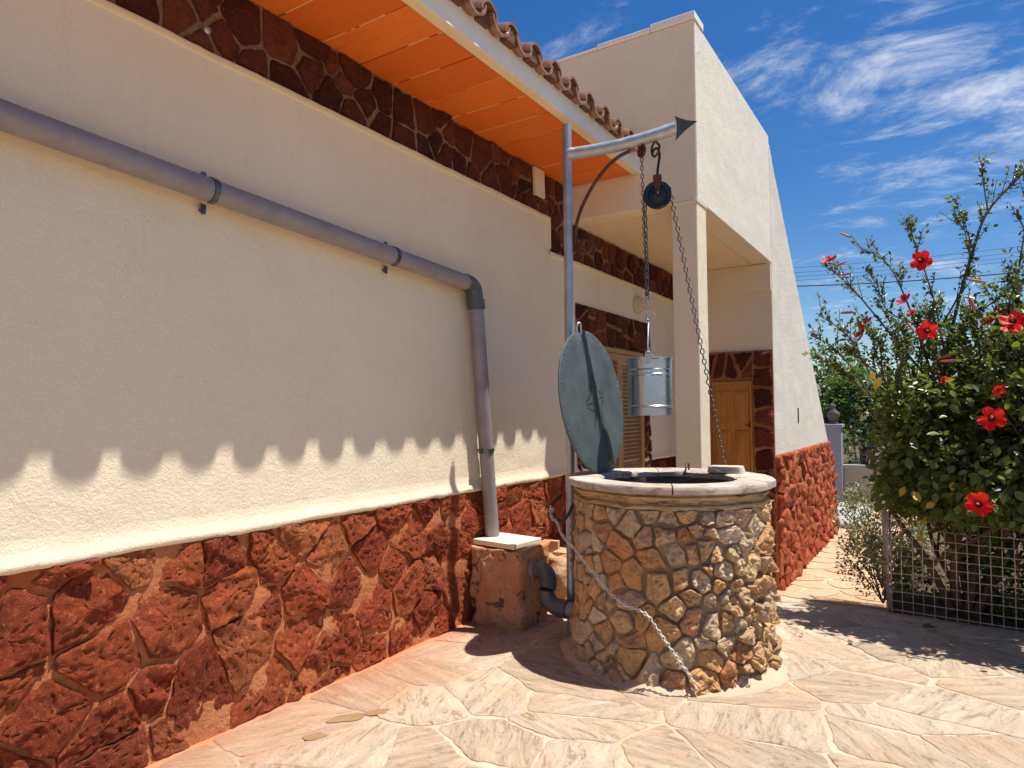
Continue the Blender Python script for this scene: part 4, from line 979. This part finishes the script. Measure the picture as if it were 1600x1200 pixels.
# ================================================================ MESH FENCE
fence = thing('mesh_fence', 'low rusty square wire mesh fence round the hibiscus bed', 'fence', (-.33, 5.46, 0))
rng = random.Random(4)
def wire(p, q, name='wire'):
    p, q = Vector(p), Vector(q); m_ = (p+q)/2+Vector((rng.uniform(-.004, .004), rng.uniform(-.006, .006), rng.uniform(-.003, .003)))
    return MB().tube([p, m_, q], .0030, 5).build(name, M['rail_wire'], fence, True)
M['rail_wire'] = simple('galvanised_wire', (.60, .58, .56), .45, .35, col2=(.42, .32, .26), nscale=25)
x = 0
while x < 1.42: wire((x, .0, .0), (x+.006, 0, .70)); x += .0635
z = .03; 
while z < .72: wire((-.01, -.004, z+.012), (1.42, -.004, z-.018)); z += .0635
y = .07
while y < .62: wire((0-y*.15, y, 0), (0-y*.15, y, .70)); y += .0635
z = .03
while z < .72: wire((0, 0, z), (-.09, .6, z)); z += .0635
for x in (0, .72, 1.41): MB().tube([(x, .012, -.02), (x, .012, .72)], .006, 8).build('stake', M['rust_iron'], fence, True)

# ================================================================ PLANTS
bed = MB(); ys = frange(5.50, 17.2, .3)
def bz(y, k, p): return (p, y, .012-max(0, y-8.5)*.06 if k > 0 else -.95)
grid_strip(bed, ys, [-.36, -.355, .6, 3.0, 9.0], lambda y, k, p: bz(y, k, p))
bed.add([(-.36, 5.50, -.95), (9, 5.5, -.95), (9, 5.5, .012), (-.36, 5.5, .012)], [(0, 1, 2, 3)])
tag(bed.build('planting_bed', M['soil']), kind='structure')

LV = [(-.0, 0, 0), (.30, .28, .05), (.30, -.28, .05), (.68, .22, .03), (.68, -.22, .03), (1.0, 0, -.10), (.45, 0, -.05)]
LF = [(0, 6, 1), (0, 2, 6), (1, 6, 3), (2, 4, 6), (3, 6, 5), (6, 4, 5)]
LVn = np.array(LV); LFn = np.array(LF)
def leaves_mesh(name, P_, D_, U_, S_, mat, parent, kind='stuff', width=1.0):
    """P_ base points, D_ directions, U_ approximate up vectors, S_ lengths (numpy arrays)"""
    n = len(P_)
    if n == 0: return None
    D = D_/np.linalg.norm(D_, axis=1, keepdims=True); Sd = np.cross(D, U_); Sd /= np.linalg.norm(Sd, axis=1, keepdims=True)+1e-9; Up = np.cross(Sd, D)
    V = P_[:, None, :]+(D[:, None, :]*LVn[None, :, 0:1]+Sd[:, None, :]*LVn[None, :, 1:2]*width+Up[:, None, :]*LVn[None, :, 2:3])*S_[:, None, None]
    F = (LFn[None, :, :]+np.arange(n)[:, None, None]*len(LV)).reshape(-1, 3)
    me = bpy.data.meshes.new(name); V = V.reshape(-1, 3)
    me.vertices.add(len(V)); me.vertices.foreach_set('co', V.ravel()); me.loops.add(F.size); me.loops.foreach_set('vertex_index', F.ravel().astype(np.int32))
    me.polygons.add(len(F)); me.polygons.foreach_set('loop_start', np.arange(0, F.size, 3, dtype=np.int32)); me.polygons.foreach_set('loop_total', np.full(len(F), 3, dtype=np.int32))
    me.polygons.foreach_set('use_smooth', np.ones(len(F), dtype=bool))
    me.update(); me.validate(); me.materials.append(mat)
    o = bpy.data.objects.new(name, me); COL.objects.link(o); o.parent = parent
    if kind: o['kind'] = kind
    return o

rs = np.random.RandomState(12)
HB = Vector((.30, 5.72, 0))
hib = thing('hibiscus_shrub', 'tall red flowered hibiscus shrub spilling over the wire mesh fence', 'shrub', tuple(HB))
rng = random.Random(31)
segs = []     # (points, radii)
tips_ = []    # leaf attachment: (point, dir)
def crown_ok(p):   # local coords
    q = ((p.x-.62)/1.30)**2+((p.y-.1)/.98)**2+((p.z-1.15)/1.02)**2
    return q
def grow(p, d, r_, ln, depth, maxd):
    pts = [p.copy()]; rad_ = [r_]; n = max(3, int(ln/.09)); q = p.copy()
    for i in range(n):
        d = (d+Vector((rng.uniform(-1, 1), rng.uniform(-1, 1), rng.uniform(-.6, 1)))*.13+Vector((0, 0, .03))).normalized()
        if q.x < -.62: d = Vector((abs(d.x)+.2, d.y, d.z+.2)).normalized()
        if q.y < -.62: d = Vector((d.x, abs(d.y)+.1, d.z+.2)).normalized()
        q = q+d*(ln/n); pts.append(q.copy()); rad_.append(r_*(1-.55*(i+1)/n))
        if depth >= 1 and q.z > .55: tips_.append((q.copy(), d.copy(), depth))
    segs.append((pts, rad_, depth))
    if depth < maxd:
        for k in range(rng.choice((3, 4, 4, 5)) if depth > 0 else 5):
            j = rng.randint(int(n*.4), n); s_ = pts[j]
            a = rng.uniform(0, 6.28); nd = (d*.75+Vector((math.cos(a), math.sin(a), rng.uniform(-.25, .7)))*.75).normalized()
            grow(s_, nd, rad_[j]*.68, ln*rng.uniform(.5, .8), depth+1, maxd)
for (dx_, dy_, l, r_) in ((-.30, -.25, .95, .028), (-.15, -.3, 1.05, .034), (.25, -.35, 1.0, .03), (.5, .1, 1.05, .032), (-.3, .3, 1.0, .028), (.15, .4, 1.1, .028), (.9, -.15, 1.0, .026), (-.35, .05, .9, .022)):
    grow(Vector((rng.uniform(-.06, .08)-.22, rng.uniform(-.05, .05), 0)), Vector((dx_, dy_, 1.25)).normalized(), r_, l, 0, 3)
# trunks leaning out of a second stool to the right
for (dx_, dy_, l, r_) in ((-.2, -.2, 1.0, .028), (.35, -.25, 1.1, .03), (.2, .3, 1.0, .028)):
    grow(Vector((.75+rng.uniform(-.05, .05), .05, 0)), Vector((dx_, dy_, 1.2)).normalized(), r_, l, 0, 3)
# long leafless shoots above the crown; measured tips
def shoot(pts, r_=.011, side=10, leaf=True, sl_=.16):
    sp_ = smoothpath([Vector(p)-HB for p in pts], 7); segs.append((sp_, [r_*(1-.75*i/len(sp_)) for i in range(len(sp_))], 2))
    for k in range(side):
        j = rng.randint(int(len(sp_)*.25), len(sp_)-1); d = (sp_[min(j+1, len(sp_)-1)]-sp_[j-1]).normalized()
        a = rng.uniform(0, 6.28); nd = (d*.9+Vector((math.cos(a), math.sin(a)*.6, .35))*.6).normalized(); l = rng.uniform(.4, 1.2)*sl_
        q = [sp_[j]+nd*l*t_+Vector((0, 0, .02*t_*t_)) for t_ in (0, .5, 1)]; segs.append((q, [.004, .003, .002], 3))
        for t_ in (.4, .6, .8, 1): tips_.append((sp_[j]+nd*l*t_, nd, 9))
    for j in range(len(sp_)//4, len(sp_)):
        d = (sp_[min(j+1, len(sp_)-1)]-sp_[j-1]).normalized(); tips_.append((sp_[j], d, 9))
shoot([(.0, 5.6, 1.6), (.10, 5.6, 2.1), (.22, 5.6, 2.55), (.31, 5.6, 2.80), (.50, 5.6, 3.02), (.66, 5.6, 3.14)], .018, 26)
shoot([(.31, 5.6, 2.80), (.29, 5.6, 3.0), (.285, 5.6, 3.17)], .007, 5, sl_=.07)
shoot([(.20, 5.6, 2.5), (.16, 5.6, 2.78), (.13, 5.6, 2.9)], .006, 5, sl_=.07)
shoot([(-.1, 5.5, 1.7), (-.3, 5.4, 2.0), (-.5, 5.35, 2.30), (-.63, 5.35, 2.45)], .012, 14)
shoot([(-.05, 5.6, 1.7), (-.18, 5.5, 2.2), (-.30, 5.5, 2.5), (-.45, 5.5, 2.62)], .011, 14)
shoot([(.05, 5.6, 1.7), (-.02, 5.5, 2.2), (-.12, 5.45, 2.6), (-.15, 5.45, 2.75)], .010, 14, sl_=.12)
shoot([(.25, 5.6, 1.7), (.42, 5.6, 2.2), (.50, 5.6, 2.6), (.52, 5.6, 2.85)], .011, 16)
shoot([(.0, 5.6, 2.0), (.15, 5.6, 2.3), (.2, 5.55, 2.6), (.12, 5.55, 2.75)], .009, 12, sl_=.13)
shoot([(.35, 5.6, 1.7), (.62, 5.6, 2.2), (.8, 5.6, 2.7)], .012, 16)
shoot([(-.2, 5.4, 1.5), (-.42, 5.3, 1.75), (-.52, 5.25, 1.86)], .008, 10, sl_=.1)
shoot([(.1, 5.5, 2.0), (.3, 5.5, 2.15), (.55, 5.5, 2.35), (.7, 5.5, 2.4)], .008, 14)
shoot([(-.05, 5.5, 2.0), (-.3, 5.5, 2.15), (-.36, 5.5, 2.35)], .008, 10)
for k in range(44):
    x_ = rng.uniform(-.45, 1.3); y_ = rng.uniform(5.2, 6.1); z_ = 1.45+rng.uniform(0, .2); h_ = rng.uniform(.35, .80)*(1-.25*abs(x_-.5)); l_ = rng.uniform(-.28, .28)-(.1 if x_ < 0 else 0)
    shoot([(x_, y_, z_), (x_+l_*.35, y_-.04, z_+h_*.5), (x_+l_*.7+rng.uniform(-.04, .04), y_-.06, z_+h_*.8), (x_+l_, y_-.05, z_+h_)], .008, 13, sl_=.15)
# wood
mbb, mbt = MB(), MB()
tr_n = 0
for (pts, rad_, dep) in segs:
    if dep == 0: MB().tube(pts, rad_, 9).build('trunk', M['bark'], hib, True)
    elif dep == 1: mbb.tube(pts, rad_, 6)
    else: mbt.tube(pts, rad_, 4, cap=False)
mbb.build('branches', M['bark'], hib, True); ob = mbt.build('twigs', M['twig'], hib, True); ob['kind'] = 'stuff'
# foliage: small leaves on every twig, dense below, sparse above
P_, D_, U_, S_ = [], [], [], []
for (p, d, dep) in tips_:
    low = p.z < 1.62
    k = 2 if dep == 9 else (5 if low else 3)
    if dep == 9 and p.z < 1.9: k = 3
    for _ in range(k):
        v = rs.normal(size=3); v[2] = v[2]*.6-.1; v /= np.linalg.norm(v); dd = v*.8+np.array(d)*.6
        off = rs.normal(size=3)*(.012 if dep == 9 else .035)
        P_.append(np.array(p)+off); D_.append(dd); U_.append(rs.normal(size=3)*.5+np.array([.2, -.1, 1]))
        S_.append(rs.uniform(.022, .042) if dep == 9 else (rs.uniform(.035, .068) if p.z < 1.7 else rs.uniform(.022, .045)))
# fill the body of the crown
cnt = 0
while cnt < 17000:
    q = rs.normal(size=3); q /= np.linalg.norm(q); rr_ = rs.uniform(.35, 1)**.5
    q = np.sign(q)*np.abs(q)**.82
    c_ = np.array([.46, -.10, 1.20])+q*rr_*np.array([1.20, .80, .97])
    nz_ = noise.noise(Vector(c_)*2.6)+.5*noise.noise(Vector(c_)*6)
    if nz_ < -.07 and rr_ > .5: continue
    if c_[2] < .30+.25*noise.noise(Vector(c_)*3): continue
    if c_[2] > 1.75 and rs.rand() < (c_[2]-1.75)*1.9: continue
    if c_[0] < -.15 and c_[2] < .62: continue
    if c_[1] < -.12 and c_[2] < .74: continue
    P_.append(c_); v = q*.7+rs.normal(size=3)*.6; v[2] -= .25; D_.append(v); U_.append(rs.normal(size=3)*.45+q*.5+np.array([.1, -.1, .8])); S_.append(rs.uniform(.035, .078)); cnt += 1
P_ = np.array(P_); D_ = np.array(D_); U_ = np.array(U_); S_ = np.array(S_)
leaves_mesh('foliage', P_, D_, U_, S_, M['leaf'], hib)
# large single leaves on the side towards the yard
def leaf_single(mat, seed):
    mb = MB(); pts = [(0, 0), (.14, .16), (.34, .30), (.58, .29), (.80, .17), (1.0, 0)]; rg = random.Random(seed); k_ = rg.uniform(.06, .14)
    for i, (u, w) in enumerate(pts): mb.v += [(u, w, k_*w*2-.10*u*u+rg.uniform(-.015, .015)), (u, 0, -.10*u*u), (u, -w, k_*w*2-.10*u*u+rg.uniform(-.015, .015))]
    for i in range(5): a = i*3; mb.f += [(a, a+1, a+4, a+3), (a+1, a+2, a+5, a+4)]
    return mb.mesh('leaf', mat, True)
lm = [leaf_single(M['leaf_big'], i) for i in range(4)]; ly = leaf_single(M['leaf_yellow'], 9)
def place_leaf(me, p, s_, rg):
    z_ = Vector((rg.uniform(-.6, .3), rg.uniform(-1.1, -.2), rg.uniform(.1, 1.0))).normalized(); x_ = Vector((rg.uniform(-1, 1), rg.uniform(-.4, .2), rg.uniform(-1.2, .2))); x_ = (x_-z_*x_.dot(z_)).normalized(); y_ = z_.cross(x_)
    m_ = Matrix((x_, y_, z_)).transposed().to_4x4()@Matrix.Scale(s_, 4); m_.translation = p
    return inst('leaf', me, hib, mw=m_)
rg = random.Random(8); k = 0
while k < 285:
    q = Vector((rg.gauss(0, 1), rg.gauss(0, 1), rg.gauss(0, 1))).normalized()
    if q.y > .1: continue
    q = Vector([math.copysign(abs(a_)**.82, a_) for a_ in q])
    p = Vector((.46, -.10, 1.14))+Vector((q.x*1.20, q.y*.82, q.z*.86))*rg.uniform(.92, 1.03)
    if p.x > 1.0 or (p.x < -.2 and p.z < .7) or p.z < (.74 if p.y < -.1 else .38) or p.z > 1.6: continue
    if p.z > 1.25 and rg.random() < .5: continue
    if any((p+HB-Vector(f_)).length < .17 for f_ in ((.246, 4.78, 1.388), (.168, 4.74, .895), (.374, 4.95, 1.954), (-.063, 5.05, 1.95))): continue
    place_leaf(rg.choice(lm), p, rg.uniform(.048, .088), rg); k += 1
# yellow leaves: measured spots
for (x, y, z, s_) in ((-.33, 5.02, 1.66, .10), (-.36, 5.05, 1.69, .07), (-.17, 4.95, .93, .09), (-.21, 4.98, .95, .07), (-.05, 5.0, .86, .065), (-.16, 5.1, .62, .06), (.02, 4.93, 1.62, .06), (.05, 4.95, 1.0, .06), (-.10, 5.2, .74, .07), (.30, 5.05, .9, .06)):
    ob = place_leaf(ly, Vector((x, y, z))-HB, s_, rg); ob['label'] = 'yellowed leaf'

# hibiscus flowers
def petal(mb, ang, size, rg, cup):
    nu, nv = 5, 5; o = len(mb.v); ca, sa = math.cos(ang), math.sin(ang)
    for i in range(nu+1):
        u = i/nu; w = (.10+.56*math.sin(math.pi*min(u*.70+.02, 1))**.9)*(1 if u < .99 else .80)
        for j in range(nv+1):
            v = (j/nv-.5)*2; x = u*(1-.05*v*v+.035*math.sin(v*9+ang)); y = v*w*.62; z = cup*u*u*.55+.09*u*math.sin(v*5+ang*3)*u+rg.uniform(-.012, .012)+.05*v
            X = (x*ca-y*sa)*size; Y = (x*sa+y*ca)*size; mb.v.append((X, Y, z*size))
    for i in range(nu):
        for j in range(nv): a = o+i*(nv+1)+j; mb.f.append((a, a+1, a+nv+2, a+nv+1))
fl_meshes = []
for v in range(3):
    rg2 = random.Random(60+v); mb = MB(); cup = (.35, .7, .5)[v]
    for k in range(5): petal(mb, 6.2832*k/5+rg2.uniform(-.12, .12), .105, rg2, cup)
    pm_ = mb.mesh('flower', M['petal'], True)
    th = MB().lathe([(.003, .010), (.016, .012), (.026, .018), (.030, .026)], (0, 0, 0), 12).mesh('throat', M['petal_dark'], True)
    sm = MB().tube([(0, 0, .01), (.004, .002, .05), (.012, .006, .095)], [.003, .0028, .0022], 6)
    for q in range(14):
        a = rg2.uniform(0, 6.28); h_ = rg2.uniform(.06, .098); sm.tube([(h_*.1, 0, h_), (h_*.1+math.cos(a)*.010, math.sin(a)*.010, h_+.006)], .0022, 4)
    fl_meshes.append((pm_, th, sm.mesh('stamen', M['stamen'], True)))
def flower(x, y, z, s_, face, v=0):
    n_ = Vector(face).normalized(); m_ = n_.to_track_quat('Z', 'Y').to_matrix().to_4x4()@Matrix.Rotation(rg.uniform(0, 6), 4, 'Z')@Matrix.Scale(s_, 4); m_.translation = Vector((x, y, z))-HB
    f_ = inst('flower', fl_meshes[v][0], hib, mw=m_); inst('throat', fl_meshes[v][1], f_); inst('stamen', fl_meshes[v][2], f_)
C0 = Vector((0, 0, 1.45))
def at(px_, py_, y):   # helper used once to lay the blooms out in the crown
    return px_
for (x, y, z, s_, f_, v) in (
    (-.655, 5.33, 2.530, .72, (-.2, -.6, .9), 1), (-.085, 5.35, 2.462, .95, (-.15, -1, .1), 0), (-.192, 5.33, 2.195, .70, (-.6, -.6, .7), 1),
    (-.063, 5.05, 1.95, .84, (0, -1, -.1), 0), (-.455, 5.30, 1.99, .85, (-.9, -.5, .2), 2), (-.43, 5.32, 2.06, .6, (-.4, -.5, .8), 1),
    (.374, 4.95, 1.954, 1.0, (-.1, -.9, .5), 0), (.275, 5.28, 2.01, .75, (-.6, -.5, .6), 2), (.246, 4.78, 1.388, .95, (-.1, -1, .15), 0),
    (.168, 4.74, .895, .95, (-.05, -1, .1), 0), (.345, 5.3, 2.055, .55, (-.3, -.4, .9), 1), (-.15, 5.32, 2.10, .5, (-.3, -.4, .9), 1), (.02, 5.1, 1.63, .35, (-.3, -.9, .2), 1), (.285, 4.86, 1.555, .52, (.4, -.6, -.3), 2)):
    flower(x, y, z, s_*.72, f_, v)
budm = MB().lathe([(.0, 0), (.006, .004), (.009, .02), (.010, .045), (.008, .075), (.004, .10), (.0, .105)], (0, 0, 0), 8).mesh('spent_bloom', M['bud'], True)
for (x, y, z, d) in ((-.52, 5.35, 2.66, (-.8, 0, .5)), (-.60, 5.33, 2.50, (.7, 0, .25)), (-.50, 5.33, 2.46, (-1, 0, .0)), (-.60, 5.33, 2.11, (-1, 0, 0)), (.10, 5.3, 2.46, (.7, -.1, -.2)), (-.05, 5.15, 1.80, (1, -.1, .25)), (.05, 5.05, 1.66, (-1, 0, -.05)), (.22, 5.1, 1.62, (.9, -.2, -.1)), (-.13, 5.2, 2.05, (.4, -.1, -.7)), (.15, 5.3, 2.2, (.3, 0, -1)), (-.45, 5.3, 1.9, (-.3, 0, .9)), (.5, 5.3, 2.2, (0, 0, -1))):
    want = Vector((x, y, z))-HB; want = min((t_[0] for t_ in tips_), key=lambda a: (a-want).length)
    m_ = Vector(d).normalized().to_track_quat('Z', 'Y').to_matrix().to_4x4()@Matrix.Scale(rng.uniform(.8, 1.25), 4); m_.translation = want
    inst('spent_bloom', budm, hib, mw=m_)
gb = MB().lathe([(.0, 0), (.006, .004), (.009, .016), (.006, .034), (.0, .044)], (0, 0, 0), 6).mesh('bud', M['leaf'], True)
shoot_tips = [t_ for t_ in tips_ if t_[2] == 9 and t_[0].z > 1.9]; rng.shuffle(shoot_tips)
for (p, d, _) in shoot_tips[:110]:
    dd = (Vector((rng.uniform(-.5, .5), rng.uniform(-.3, .3), 1))).normalized(); m_ = dd.to_track_quat('Z', 'Y').to_matrix().to_4x4()@Matrix.Scale(rng.uniform(.7, 1.3), 4); m_.translation = p
    inst('bud', gb, hib, mw=m_)

def shrub(name, label, cat, loc, rx, ry, rz, n, ls, mat, seed, zc=None, stems=9, gap=-.1, group=None, arch=0):
    rs_ = np.random.RandomState(seed); rg_ = random.Random(seed)
    sh = thing(name, label, cat, loc, group); mb = MB(); P2, D2, U2, S2 = [], [], [], []; zc = rz if zc is None else zc
    for k in range(stems):
        a = rg_.uniform(0, 6.28); e = Vector((math.cos(a)*rx*.8, math.sin(a)*ry*.8, zc+rz*rg_.uniform(.1, .8)))
        mid = e*.5+Vector((rg_.uniform(-.08, .08)*rx, 0, zc*.2)); sp_ = smoothpath([(0, 0, 0), mid, e], 6); mb.tube(sp_, [.02*rz*(1-.8*i/len(sp_)) for i in range(len(sp_))], 5)
        for _ in range(5):
            j = rg_.randint(4, len(sp_)-1); q = sp_[j]+Vector((rg_.uniform(-1, 1)*rx, rg_.uniform(-1, 1)*ry, rg_.uniform(-.2, 1)*rz))*.35; mb.tube([sp_[j], q], [.006*rz+.001, .002], 4)
            for t_ in np.linspace(.2, 1, 8): P2.append(np.array(sp_[j].lerp(q, float(t_)))); D2.append(rs_.normal(size=3)); U2.append(rs_.normal(size=3)*.5+[0, 0, 1]); S2.append(ls*rs_.uniform(.6, 1.2))
    c = 0
    while c < n:
        q = rs_.normal(size=3); q /= np.linalg.norm(q); r_ = rs_.uniform(.2, 1)**.5; p = q*r_*np.array([rx, ry, rz])+np.array([0, 0, zc])
        if noise.noise(Vector(p)*(2.2/max(rx, rz))+Vector((seed, 0, 0)))+.6*noise.noise(Vector(p)*(6/max(rx, rz))) < gap or p[2] < .01: continue
        P2.append(p); D2.append(q*.6+rs_.normal(size=3)*.7); U2.append(rs_.normal(size=3)*.5+[0, 0, 1]); S2.append(ls*rs_.uniform(.6, 1.25)); c += 1
    mb.build('stems', M['twig'], sh, True)
    leaves_mesh('foliage', np.array(P2), np.array(D2), np.array(U2), np.array(S2), mat, sh); return sh
shrub('low_bush', 'loose fine leaved bush beside the mesh fence, nearest the paving', 'bush', (-.42, 5.95, -.05), .34, .38, .26, 1500, .026, M['leaf_grey'], 5, zc=.30, gap=-.02)
shrub('low_bush', 'yellowish flowering bush beside the path below the hibiscus', 'bush', (-.52, 7.3, -.25), .42, .6, .42, 2600, .034, M['leaf_grey'], 6, zc=.62, gap=-.06)
shrub('low_bush', 'grey green bush behind the mesh fence at the path edge', 'bush', (-.35, 6.6, -.1), .36, .45, .32, 1700, .028, M['leaf_grey'], 7, zc=.4, gap=-.04)
shrub('bedding_plant', 'dark tufty plant growing behind the mesh in the bed', 'plant', (.50, 5.85, 0), .85, .32, .34, 4200, .045, M['leaf'], 15, zc=.24, gap=-.05)

# litter blown on to the paving
dry = simple('dry_brown_leaf', (.16, .06, .03), .8)
for (x, y, s_, rz, lb) in ((-.145, 5.19, .085, 20, 'curled dark red fallen bloom lying on the paving below the mesh fence'), (-.52, 4.62, .05, 70, 'small dry brown leaf lying on the shaded paving right of the well'), (-.78, 4.62, .035, 130, 'tiny dry leaf on the sunlit flagstone closest to the right side of the well'), (.18, 4.55, .045, 200, 'dry brown leaf on the paving at the edge of the hibiscus shadow')):
    ob = bpy.data.objects.new('fallen_leaf', leaf_single(dry, int(rz))); COL.objects.link(ob); ob.location = (x, y, .018); ob.scale = (s_, s_, s_*1.6); ob.rotation_euler = (R(12), R(-10), R(rz)); tag(ob, lb, 'leaf')

# ================================================================ FAR SIDE OF THE GARDEN
MB_ = MB().box((-4.2, 13.6, -.95), (-1.30, 16.7, -.63)); tag(MB_.build('raised_pavement', M['concrete'], bevel=.02), kind='structure')
gw = thing('garden_wall', 'tan garden wall with pale coping at the end of the path', 'wall', (-2.0, 17, 0))
MB().box((-6, 0, -.95), (9, .22, .12)).build('wall', M['farwall'], gw)
MB().box((-6, -.03, .121), (9, .25, .18)).build('coping', M['concrete'], gw, bevel=.01)
rl = thing('iron_railing', 'black iron railing standing on the tan garden wall', 'railing', (-2.0, 17.1, .2))
for k in range(46): MB().tube([(.32+k*.13, 0, 0), (.32+k*.13, 0, .95), (.32+k*.13, 0, 1.02)], [.009, .009, .002], 5).build('bar', M['rail'], rl)
for z in (.10, .80): MB().box((.25, -.012, z), (6.2, .012, z+.025)).build('rail', M['rail'], rl)
gp = thing('gate_post', 'grey lilac gate post with carved top at the left end of the railing', 'post', (-2.10, 17.0, -.72))
MB().box((-.17, -.17, 0), (.17, .17, 1.75)).build('shaft', M['gatepost'], gp, bevel=.01)
MB().box((-.21, -.21, 1.751), (.21, .21, 1.83)).build('cap', M['gatepost'], gp, bevel=.012)
ob = MB().lathe([(.08, 1.83), (.10, 1.87), (.05, 1.90), (.10, 1.96), (.14, 2.03), (.13, 2.09), (.07, 2.15), (.05, 2.20), (.07, 2.24), (.03, 2.29), (.0, 2.31)], (0, 0, 0), 18, .05, capb=True).build('ornament', M['wing_mortar'], gp, True)
ob.data.materials.clear(); ob.data.materials.append(mortar('weathered_finial', (.14, .11, .10), (.20, .17, .15), 20, .6))
for (x, y, rx, rz, zc, sd_, n, lb) in ((-1.9, 21, 1.2, 1.15, 1.7, 1, 4200, 'leafy green tree behind the gate post beside the buttress'), (-.2, 22, 1.5, 1.0, 1.4, 2, 4200, 'broad green tree behind the railing, middle of the far row'), (2.0, 22, 1.6, 1.3, 1.6, 3, 3600, 'green tree in the far row behind the hibiscus'), (-3.0, 23, 1.3, 1.5, 2.2, 4, 2600, 'tallest loose leaved tree in the far row, by the house'), (4.8, 22, 1.8, 1.5, 1.8, 5, 2600, 'rightmost green tree of the far row')):
    sh = shrub('garden_tree', lb, 'tree', (x, y, -.8), rx, 1.0, rz, n, .15, M['leaf_far'], sd_+50, zc=zc+.6, stems=6, gap=-.12, group='trees beyond the garden wall')
    MB().tube([(0, 0, 0), (.03, 0, zc*.5), (0, 0, zc+.6)], [.11, .08, .05], 8).build('trunk', M['bark'], sh, True)
hdg = shrub('garden_hedge', 'dark clipped hedge behind the iron railing', 'hedge', (1.5, 18.6, -.8), 5.0, .6, .8, 6500, .13, M['leaf_far'], 77, zc=1.1, stems=10, gap=-.3)

# overhead cables, sagging between poles far off to both sides
for i, (z0, z1, w, lb) in enumerate(((6.40, 6.28, .006, 'topmost thin overhead cable crossing the sky'), (6.25, 6.14, .006, 'second overhead cable from the top'), (6.13, 6.03, .006, 'third overhead cable from the top'), (6.02, 5.93, .006, 'fourth overhead cable, just above the thick one'), (5.82, 5.58, .020, 'thick lowest overhead cable crossing the sky'))):
    pts = []
    for k in range(41):
        t_ = k/40; x = -16+t_*34; tt = (x+3.81)/6.03; pts.append((x, 25+i*.12, z0+(z1-z0)*tt*-1*-1+((x+1)**2)*.006-.05))
    tag(MB().tube(pts, w, 5).build('power_cable', M['cable'], smooth=True), lb, 'cable', 'overhead cables')
